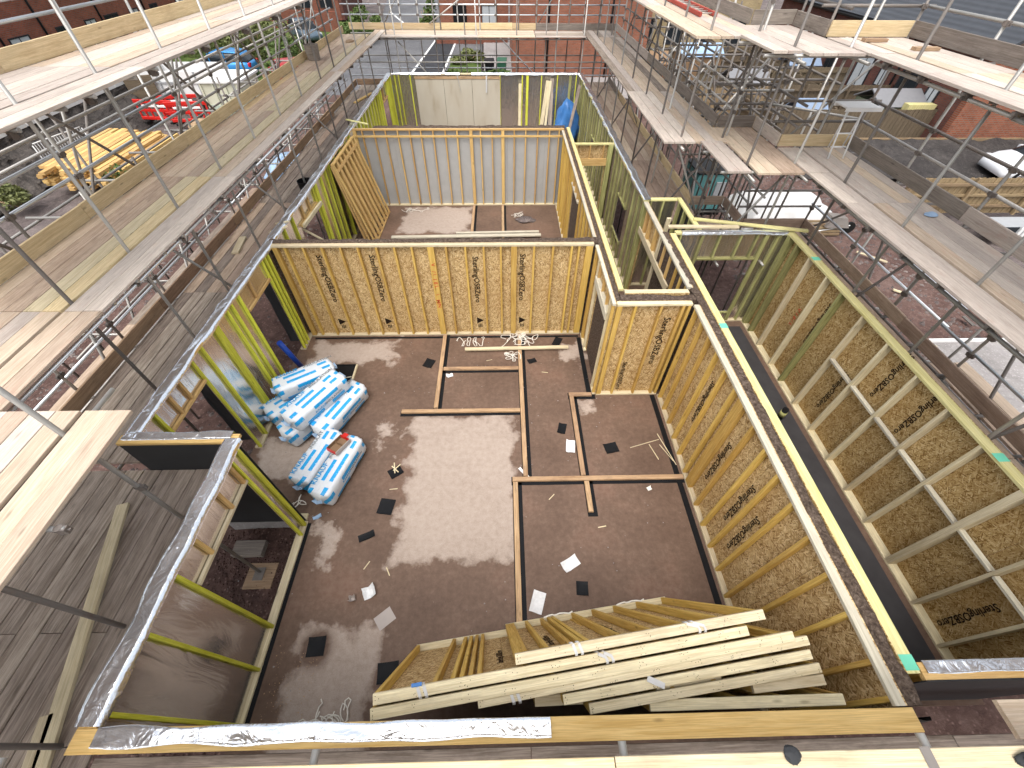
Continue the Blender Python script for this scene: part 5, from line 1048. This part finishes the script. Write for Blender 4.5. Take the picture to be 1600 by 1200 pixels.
# left yard
t = thing('stone_wall', 'dark rubble retaining wall with a white coping on the left', 'stone wall', (-20, 18, G))
vs = []; ny, nz = 110, 22
for j in range(nz+1):
    for i in range(ny+1):
        y = 8+20*i/ny; z = G-.1+(.92-G)*j/nz; vs.append((-20+1.7*(1-j/nz)**1.3+.22*noise.noise((y*2.3, z*3.1, 1))+.1*noise.noise((y*6, z*7, 4)), y, z))
fs = [(j*(ny+1)+i, j*(ny+1)+i+1, (j+1)*(ny+1)+i+1, (j+1)*(ny+1)+i) for j in range(nz) for i in range(ny)]
link('rubble_face', newmesh('rubble_face', vs, fs, 'rubble_dark'), t); box('core', t, -20.6, -20.12, 8, 28, G, .8, 'rubble_dark')
for i in range(10): box('coping_stone', t, -21.4, -19.9, 8.02+2*i, 9.96+2*i, .83, .98, 'stone_coping')
r_ = random.Random(5); k = 0
for row in range(6):
    for c in range(13):
        if row > 3 and c > 12-2*(row-3): continue
        x = -17.7+c*.225+r_.uniform(-.03, .03); z = G+.18+row*.115; y0 = 17.0+r_.uniform(-.35, .3)-.1*(c % 3)
        o = beam('timber_length', None, (x, y0, z), (x+r_.uniform(-.1, .12), y0+4.3, z), .2, .1, 'timber_orange'); tag(o, 'length of yellow timber in the stack beside the white crowd barrier', 'timber', 'yellow timber stack in the left yard')
for i, y in enumerate((17.6, 20.2)): o = box('bearer', None, -17.9, -14.9, y, y+.12, G-.02, G+.12, 'toe_brown'); tag(o, ('near bearer under the yellow timber stack', 'far bearer under the yellow timber stack')[i], 'bearer')
def barrier(x, y, rz, label):
    t = thing('crowd_barrier', label, 'barrier', (x, y, G)); M = Matrix.Translation((x, y, G)) @ Matrix.Rotation(math.radians(rz), 4, 'Z')
    def tb(nm, a, b, r=.02): tube(nm, t, M @ Vector(a), M @ Vector(b), 'white_paint', r, 8)
    tb('rail', (-1.05, 0, 1.08), (1.05, 0, 1.08)); tb('rail', (-1.1, 0, .18), (1.1, 0, .18)); tb('post', (-1.1, 0, .0), (-1.1, 0, 1.03)); tb('post', (1.1, 0, 0), (1.1, 0, 1.03))
    for i in range(18): tb('bar', (-1.0+i*.118, 0, .18), (-1.0+i*.118, 0, 1.08), .009)
    for q in (-.8, .8): tb('foot', (q, -.3, .02), (q, .3, .02))
barrier(-18.6, 19.6, 76, 'white crowd barrier between the stone wall and the yellow timbers')
def red_barrier(x, y, rz, label):
    t = thing('plastic_barrier', label, 'barrier', (x, y, G), 'red plastic barriers in the left yard'); M = Matrix.Translation((x, y, G)) @ Matrix.Rotation(math.radians(rz), 4, 'Z')
    def b_(nm, a, b, c, loc, m='red_plastic'): link(nm, boxmesh(a, b, c, m, .015), t, M @ Matrix.Translation(loc))
    b_('top_rail', 2.0, .09, .16, (0, 0, .94)); b_('middle_rail', 2.0, .07, .12, (0, 0, .55)); b_('bottom_rail', 2.0, .09, .14, (0, 0, .2)); b_('reflector', 1.3, .1, .1, (0, 0, .745), 'white_paint')
    for i in range(7): b_('upright', .07, .06, .8, (-.95+i*.316, 0, .55))
    for q in (-.7, .7): b_('foot', .16, .6, .08, (q, 0, .06), 'rubber')
red_barrier(-17.7, 24.9, -6, 'left red plastic barrier in front of the container'); red_barrier(-15.9, 24.6, 5, 'middle red plastic barrier in front of the container'); red_barrier(-16.9, 25.8, 9, 'red plastic barrier standing behind the other two'); red_barrier(-11.8, 13.6, 70, 'red plastic barrier lying in shade at the left edge')
t = thing('flatbed_trailer', 'white sided trailer parked behind the red barriers', 'trailer', (-17.4, 28.3, G))
box('side', t, -19.3, -15.6, 27.3, 27.4, .2, 1.25, 'white_paint'); box('side', t, -19.3, -15.6, 29.4, 29.5, .2, 1.25, 'white_paint'); box('end', t, -15.68, -15.6, 27.42, 29.38, .2, 1.25, 'white_paint'); box('end', t, -19.3, -19.22, 27.42, 29.38, .2, 1.25, 'white_paint'); box('bed', t, -19.3, -15.4, 27.3, 29.5, .08, .19, 'steel_dark'); box('rail', t, -19.3, -15.5, 27.24, 27.3, .72, .80, 'frame_grey')
for x in (-18.4, -17.4, -16.4): box('post', t, x-.03, x+.03, 27.22, 27.298, .2, 1.24, 'frame_grey')
for x in (-18.5, -16.4):
    for y in (27.45, 29.35): link('wheel', tubemesh(.25, .36, 'rubber', 18), t, Matrix.Translation((x, y, G+.36)) @ Matrix.Rotation(math.pi/2, 4, 'Z'))
facade('tailboard', t, (-19.8, 26.6), (-18.6, 27.1), G+.2, 1.15, .08, 'fence_wood')
t = thing('storage_container', 'cream steel container with a flat white top in the left yard', 'container', (-14, 26.2, G))
box('body', t, -15.1, -13.1, 25.1, 27.3, G+.12, 1.22, 'cream_paint'); box('lid', t, -15.2, -13.0, 25.0, 27.4, 1.225, 1.32, 'white_paint'); box('lower_panel', t, -15.0, -13.2, 25.05, 25.09, G+.15, .3, 'mint_paint')
for x in (-15.0, -14.4, -13.8, -13.2): box('rib', t, x-.03, x+.03, 25.03, 25.1, G+.15, 1.2, 'cream_paint')
for i in range(2): box('skid', t, -15.1, -13.1, 25.3+1.6*i, 25.5+1.6*i, G-.05, G+.12, 'steel_dark')
t = thing('timber_post', 'brown weathered post standing right of the cream container', 'post', (-12.4, 26.9, G)); box('shaft', t, -12.55, -12.25, 26.75, 27.05, G-.1, 1.35, 'toe_brown'); box('cap', t, -12.6, -12.2, 26.7, 27.1, 1.35, 1.42, 'toe_grey')
heap('rubble_heap', (-15.3, 24.0, G-.05), .6, .5, .5, 'toe_brown', 'brown earth heap at the foot of the container', 'heap', 3); heap('rag', (-19.4, 16.2, G), .5, .4, .35, 'white_sheet', 'white wrapped bundle by the stone wall', 'bundle', 8)
heap('plastic_sheet', (-9.0, 18.6, G-.05), .9, 1.1, .7, 'blue_pale', 'pale blue sheeted pile under the left scaffold', 'sheet', 7); heap('plastic_sheet', (-8.2, 24.5, G-.05), 1.2, 1.5, .6, 'window_pale', 'pale grey sheeted pile near the road corner', 'sheet', 11, .15)
shrub(-15.2, 17.2, .7, .8, .35, 'weeds growing by the yellow timbers', 21, 'leaf', 700, .1); shrub(-17.9, 15.4, .6, .6, .3, 'weeds at the near end of the yellow timbers', 22, 'leaf_olive', 600, .1)
o = tube('scaffold_tube', None, (-12, 15.4, G+.1), (-8.5, 16.0, G+.12), 'steel', .0242); tag(o, 'loose scaffold tube on the ground under the left deck', 'tube'); o = tube('scaffold_tube', None, (-12.2, 20.0, G+.1), (-7.6, 19.0, G+.1), 'steel', .0242); tag(o, 'loose scaffold tube farther along the left yard', 'tube')
for i in range(7): o = beam('steel_rod', None, (-12.6+i*.55, 21.0, G+.15), (-12.4+i*.55, 24.5, G+.15), .03, .03, 'steel_dark'); tag(o, f'{("leftmost", "second", "third", "fourth", "fifth", "sixth", "rightmost")[i]} steel rod of the row lying near the container', 'rod', 'steel rods on the ground')

# right gardens
def fence(p0, p1, h, label, mat='fence_wood', rails_side=-1, n_post=None, cat='fence', z=G):
    p0, p1 = Vector((*p0, z)), Vector((*p1, z)); x = (p1-p0).normalized(); L = (p1-p0).length; y = Vector((-x.y, x.x, 0)); t = thing('garden_fence', label, cat, (p0+p1)/2, 'close boarded garden fences')
    vs = []; fs = []; k = int(L/.1); r_ = random.Random(int(L*100)+int(h*77))
    for i in range(k):
        a = L*i/k; b_ = L*(i+1)/k+.012; d = r_.uniform(0, .008)+(.012 if i % 2 else 0); hh = h+r_.uniform(-.015, .015)
        c = [p0+x*a+y*d, p0+x*b_+y*(d+.006)]; i0 = len(vs)
        vs += [c[0], c[1], c[1]+Vector((0, 0, hh)), c[0]+Vector((0, 0, hh)), c[0]+y*.02, c[1]+y*.02, c[1]+y*.02+Vector((0, 0, hh)), c[0]+y*.02+Vector((0, 0, hh))]
        fs += [tuple(i0+q for q in f) for f in ((0, 1, 2, 3), (5, 4, 7, 6), (3, 2, 6, 7), (1, 5, 6, 2), (4, 0, 3, 7))]
    c = (p0+p1)/2; m = axes(c, (0, 0, 1), (1, 0, 0), (0, 1, 0)); mi = m.inverted(); o = link('boards', newmesh('boards', [mi @ v for v in vs], fs, mat), t, m); o['kind'] = 'stuff'
    s = y*rails_side*.06
    for zz in (.3, h*.55, h-.2): beam('rail', t, p0+s+Vector((0, 0, zz)), p1+s+Vector((0, 0, zz)), .06, .09, mat)
    np_ = n_post or max(2, int(L/1.9)+1)
    for i in range(np_): q = p0+x*(L*i/(np_-1))+s*1.8; beam('post', t, q, q+Vector((0, 0, h+.05)), .1, .1, mat, up=(0, 1, 0))
fence((14.3, 14.6), (23.5, 14.6), 1.25, 'pale slatted fence with rails showing in front of the white car', 'fence_pale'); fence((13.2, 22), (20.5, 22), 1.35, 'grey brown fence across the garden nearest the brick gable', rails_side=1)
fence((10.2, 25), (13.6, 25), 1.5, 'pale fence with upright slats seen under the scaffold levels', 'fence_pale', 1); fence((12.6, 24.9), (12.9, 21.9), 1.3, 'short fence joining the slatted fence to the grey one'); fence((13.7, 25.6), (20.5, 25.6), 1.5, 'second fence across the gardens behind the step platform'); fence((11.5, 29.5), (20.5, 29.5), 1.5, 'third fence across the gardens with a white capped rail'); fence((10.5, 34.5), (20.5, 34.5), 1.6, 'fourth fence across the far gardens'); fence((16.6, 25.7), (16.6, 34.4), 1.5, 'dividing fence running away between the gardens'); fence((9.9, 25.2), (9.9, 33.8), 1.6, 'long fence beside the brick gable running away')
fence((8.6, 22.6), (12.4, 22.6), .9, 'low fence in front of the upright slatted fence', 'fence_pale')
t = thing('brick_terrace', 'red brick terrace with a dark slate roof on the right', 'house', (24, 30, G))
facade('wall', t, (20.6, 40), (20.6, 21.15), G, 3.3, .3, 'brick_dark'); facade('wall', t, (20.45, 21), (28.5, 21), G, 3.3, .3, 'brick_orange')
roof_slab(t, (20.2, 40.3), (20.2, 20.7), (4.2, 0), 3.2, 5.6); roof_slab(t, (28.9, 20.7), (28.9, 40.3), (-4.2, 0), 3.2, 5.6)
gb = link('wall', newmesh('gable', [(20.5, 20.85, 3.3), (28.6, 20.85, 3.3), (24.55, 20.85, 5.6), (20.5, 21.15, 3.3), (28.6, 21.15, 3.3), (24.55, 21.15, 5.6)], [(0, 1, 2), (5, 4, 3), (0, 3, 4, 1), (1, 4, 5, 2), (2, 5, 3, 0)], 'brick_orange'), t)
facade('wall', t, (28.5, 21.2), (28.5, 40), G, 3.3, .3, 'brick_dark')
for y, w_, h, zc, pn in ((22.9, .7, .9, 1.15, 'window_pale'), (24.7, 1.3, 2.0, .75, 'glass_dark'), (26.6, .7, .8, 1.2, 'window_pale'), (28.4, 1.3, 2.0, .8, 'window_pale'), (31.6, .8, 1.3, 1.1, 'glass_dark'), (34, 1.6, 2.0, .8, 'glass_dark')): window(t, (20.46, y, zc), (0, 1, 0), (-1, 0, 0), w_, h, pn)
for y in (25.7, 30.2, 33): tube('downpipe', t, (20.38, y, G), (20.38, y, 3.1), 'plastic_black', .05, 8)
tube('gutter', t, (20.2, 40.2, 3.12), (20.2, 20.8, 3.12), 'plastic_black', .07, 8)
t = thing('brick_house', 'buff block house with dark windows beyond the top right level', 'house', (15, 46, G))
facade('wall', t, (9.8, 42), (19.8, 42), G, 5.4, .3, 'block_buff'); roof_slab(t, (9.5, 41.6), (20.1, 41.6), (0, 4), 5.4, 7.6); facade('wall', t, (19.8, 49), (9.8, 49), G, 5.4, .3, 'block_buff'); facade('wall', t, (19.65, 42.2), (19.65, 48.8), G, 5.4, .3, 'block_buff'); roof_slab(t, (20.1, 49.4), (9.5, 49.4), (0, -3.8), 5.4, 7.6)
for x in (11.2, 13.6, 16, 18.4): window(t, (x, 41.86, 3.7), (1, 0, 0), (0, -1, 0), 1.3, 1.5, 'glass_dark'); window(t, (x, 41.86, .9), (1, 0, 0), (0, -1, 0), 1.3, 1.5, 'glass_dark')
def shed(x, y, w_, d_, h, mat, roof, label):
    t = thing('garden_shed', label, 'shed', (x, y, G)); box('wall', t, x-w_/2, x+w_/2, y-d_/2, y-d_/2+.06, G, G+h, mat); box('wall', t, x-w_/2, x+w_/2, y+d_/2-.06, y+d_/2, G, G+h, mat); box('wall', t, x-w_/2, x-w_/2+.06, y-d_/2+.062, y+d_/2-.062, G, G+h, mat); box('wall', t, x+w_/2-.06, x+w_/2, y-d_/2+.062, y+d_/2-.062, G, G+h, mat)
    for i in range(int(h/.16)): box('cladding_board', t, x-w_/2-.01, x+w_/2+.01, y-d_/2-.02, y-d_/2-.004, G+.04+i*.16, G+.185+i*.16, mat)
    roof_slab(t, (x-w_/2-.1, y-d_/2-.12), (x+w_/2+.1, y-d_/2-.12), (0, d_/2+.12), G+h, G+h+.5, .05, roof); roof_slab(t, (x+w_/2+.1, y+d_/2+.12), (x-w_/2-.1, y+d_/2+.12), (0, -d_/2-.12), G+h, G+h+.5, .05, roof)
shed(19.2, 23.6, 2.2, 1.9, 1.3, 'shed_green', 'shed_roof', 'dark green boarded shed beside the brick terrace'); shed(13.5, 27.6, 2.0, 1.6, 1.3, 'fence_wood', 'shed_roof', 'brown shed with a grey roof in the middle gardens'); shed(12.2, 32, 2.4, 1.8, 1.7, 'brown_crate', 'blue_pale', 'brown shed with a pale blue roof in the far gardens'); shed(15.2, 23.6, 1.4, 1.1, .9, 'fence_wood', 'blue_roof', 'small shed with a blue roof behind the slats'); shed(18.6, 31.7, 1.8, 1.5, 1.3, 'fence_wood', 'blue_roof', 'small shed with a blue roof near the terrace'); shed(9.2, 30.2, .9, 1.2, 1.6, 'orange_sheet', 'brown_crate', 'orange brown shed beside the brick gable')
o = box('timber_stack', None, 19.1, 20.4, 22.15, 22.55, G, 1.05, 'timber_lemon'); tag(o, 'yellow boards stacked against the brick corner', 'boards')
for i, (a, b) in enumerate((((13.8, 26.6), (16.2, 26.6)), ((17.2, 28.8), (19.8, 28.8)), ((14, 31), (16.2, 31)))):
    t = thing('raised_bed', ('grey raised bed behind the second fence', 'grey raised bed by the terrace door', 'grey raised bed in the far garden')[i], 'raised bed', (a[0], a[1], G)); box('front', t, a[0], b[0], a[1], a[1]+.08, G, G+.45, 'toe_grey'); box('back', t, a[0], b[0], a[1]+.9, a[1]+.98, G, G+.45, 'toe_grey'); box('end', t, a[0], a[0]+.08, a[1]+.082, a[1]+.898, G, G+.45, 'toe_grey'); box('end', t, b[0]-.08, b[0], a[1]+.082, a[1]+.898, G, G+.45, 'toe_grey'); box('earth', t, a[0]+.082, b[0]-.082, a[1]+.082, a[1]+.898, G, G+.36, 'earth_bank')
sheet_poly('paving', [(11, 25.2), (20.4, 25.2), (20.4, 40), (11, 40)], G+.05, 'paving', label='grey paved gardens behind the fences')
# dark bank and its timber kerb
vs = []; nx, ny = 90, 18
for j in range(ny+1):
    for i in range(nx+1): x = 12.5+16*i/nx; f = j/ny; vs.append((x, 17.6+2.9*f, G+.02+1.0*f**.8*min(1, (i/nx)*9)*.55+.12*noise.fractal((x*1.3, f*4, 2), 1, 2, 4)))
o = link('earth_bank', newmesh('earth_bank', vs, [(j*(nx+1)+i, j*(nx+1)+i+1, (j+1)*(nx+1)+i+1, (j+1)*(nx+1)+i) for j in range(ny) for i in range(nx)], 'earth_bank', True)); tag(o, 'dark earth bank below the brick gable', kind='structure')
o = box('timber_edging', None, 13.5, 28, 20.5, 20.6, G+.3, G+.62, 'fence_pale'); tag(o, 'pale timber edging along the top of the dark bank', 'edging')
# plot clutter on the right
t = thing('tarpaulin_pile', 'white tarpaulin spread over a pile below the right deck', 'tarpaulin', (9.9, 14.2, G))
vs = []; n = 36
for j in range(n+1):
    for i in range(n+1):
        u, v = i/n*2-1, j/n*2-1; r_ = max(abs(u), abs(v)); hgt = .75*(1-r_**4) if r_ < 1 else 0
        vs.append((10.0+u*1.75+.12*noise.noise((u*3, v*3, 2)), 14.3+v*1.15+.12*noise.noise((u*3, v*3, 7)), G+.05+hgt+.13*noise.noise((u*2.6, v*2.6, 3))*(1-r_*.5)+.05*noise.noise((u*8, v*8, 5))))
link('sheet', newmesh('sheet', vs, [(j*(n+1)+i, j*(n+1)+i+1, (j+1)*(n+1)+i+1, (j+1)*(n+1)+i) for j in range(n) for i in range(n)], 'white_sheet', True), t)
for i in range(5): box('pallet_board', t, 8.5, 11.5, 12.95+.03*i, 13.0+.03*i, G+.04+.1*i, G+.12+.1*i, 'fence_pale')
t = thing('generator', 'teal and black site generator between the right hand scaffold legs', 'generator', (7.3, 15.2, G)); box('canopy', t, 6.75, 7.85, 14.6, 15.9, G+.2, .95, 'teal_paint'); box('panel', t, 7.45, 7.83, 14.55, 14.6, .1, .7, 'frame_grey'); box('skid', t, 6.7, 7.9, 14.55, 15.95, G, G+.18, 'plastic_black'); box('top', t, 6.72, 7.88, 14.57, 15.93, .955, 1.0, 'plastic_black'); box('handle', t, 7.15, 7.22, 14.5, 14.58, .2, .55, 'red_plastic')
t = thing('wheelbarrow', 'upturned dark wheelbarrow on the red earth right of the deck', 'wheelbarrow', (11.3, 13.2, G)); link('tray', newmesh('tray', [(-.45, -.3, .35), (.4, -.25, .3), (.4, .25, .3), (-.45, .3, .35), (-.3, -.2, .65), (.25, -.15, .6), (.25, .15, .6), (-.3, .2, .65)], [(4, 5, 6, 7), (0, 1, 5, 4), (1, 2, 6, 5), (2, 3, 7, 6), (3, 0, 4, 7)], 'steel_dark'), t, Matrix.Translation((11.3, 13.2, G)))
for q in (-.28, .28): tube('handle', t, (11.3-1.0, 13.2+q, G+.15), (11.3+.5, 13.2+q*.4, G+.33), 'white_paint', .02, 8)
link('wheel', tubemesh(.09, .19, 'rubber', 16), t, Matrix.Translation((11.9, 13.2, G+.2)) @ Matrix.Rotation(math.pi/2, 4, 'Z'))
t = thing('concrete_pad', 'pale grey concrete pad with a white edge below the near right deck', 'concrete pad', (12, 6.3, G))
box('slab', t, 10.7, 13.4, 4.6, 7.5, G-.1, G+.12, 'paving'); box('edge_board', t, 10.7, 13.4, 7.502, 7.56, G-.05, G+.2, 'white_paint'); box('edge_board', t, 10.64, 10.698, 4.6, 7.56, G-.05, G+.16, 'steel_dark')
t = thing('vent_unit', 'grey slatted unit lying behind the near right deck', 'unit', (17.4, 13.1, G)); box('case', t, 16.7, 18.6, 12.7, 13.4, G, G+.45, 'frame_grey'); box('window', t, 16.75, 17.25, 12.66, 12.7, G+.08, G+.45, 'glass_dark')
for i in range(6): box('slat', t, 17.35+.2*i, 17.47+.2*i, 12.66, 12.699, G+.05, G+.42, 'white_paint')
r2 = random.Random(77)
for i in range(14):
    x, y = r2.uniform(7.6, 13), r2.uniform(2.5, 12); a = r2.uniform(0, 3.1); L = r2.uniform(.3, .9)
    o = beam('debris', None, (x, y, G+.09), (x+L*math.cos(a), y+L*math.sin(a), G+.12), .1, .03, r2.choice(['board_grey', 'timber_pale', 'steel_dark'])); tag(o, 'piece of waste timber or metal on the red earth right of the house', 'debris', 'debris on the red earth')
def scatter(name, x0, x1, y0, y1, n, mat, label, s0=.02, s1=.09, seed=1, z=G):
    r_ = random.Random(seed); vs = []; fs = []
    for _ in range(n):
        x, y, s = r_.uniform(x0, x1), r_.uniform(y0, y1), r_.uniform(s0, s1); b0 = len(vs); zz = z+.09*noise.fractal((x*.35, y*.35, 3.1), 1, 2, 5)
        for (u, v, q) in ((1, 0, 0), (0, 1, 0), (-1, 0, 0), (0, -1, 0), (0, 0, .8)): vs.append((x+u*s*r_.uniform(.6, 1.2), y+v*s*r_.uniform(.6, 1.2), zz+q*s*r_.uniform(.5, 1)))
        fs += [(b0, b0+1, b0+4), (b0+1, b0+2, b0+4), (b0+2, b0+3, b0+4), (b0+3, b0, b0+4)]
    o = link(name, newmesh(name, vs, fs, mat)); tag(o, label, kind='stuff')
scatter('loose_stones', 7, 14, 0, 18, 3500, 'gravel', 'loose stones scattered over the red earth on the right', seed=2); scatter('loose_stones', -13.5, -5, -2, 26, 4500, 'gravel', 'loose stones scattered over the dark earth on the left', seed=3); scatter('red_chippings', -4.9, -3.3, -.5, 3, 2600, 'soil', 'reddish chippings under the near left doorway', .01, .04, 4)
scatter('sawdust_crumbs', -3.2, -2.6, .3, 1.3, 200, 'timber_floor', 'pale crumbs of sawdust on the slab by the near left wall', .003, .009, 5, z=.0); scatter('floor_crumbs', -4.4, 3.1, .6, 7.4, 300, 'paving', 'small pale crumbs dotted over the slab', .006, .014, 6, z=.0)
# through the near doorway
t = thing('base_plate', 'scaffold foot on a timber pad outside the near doorway', 'scaffold foot', (-4.05, 2.2, G)); box('pad', t, -4.25, -3.8, 2.0, 2.4, G+.02, G+.06, 'toe_brown'); box('plate', t, -4.13, -3.97, 2.12, 2.32, G+.072, G+.08, 'steel_dark')
box('block', thing('concrete_block', 'grey block lying on chippings outside the near doorway', 'block', (-4.3, 2.6, G)), -4.6, -4.1, 2.5, 2.75, G+.03, G+.15, 'toe_grey')
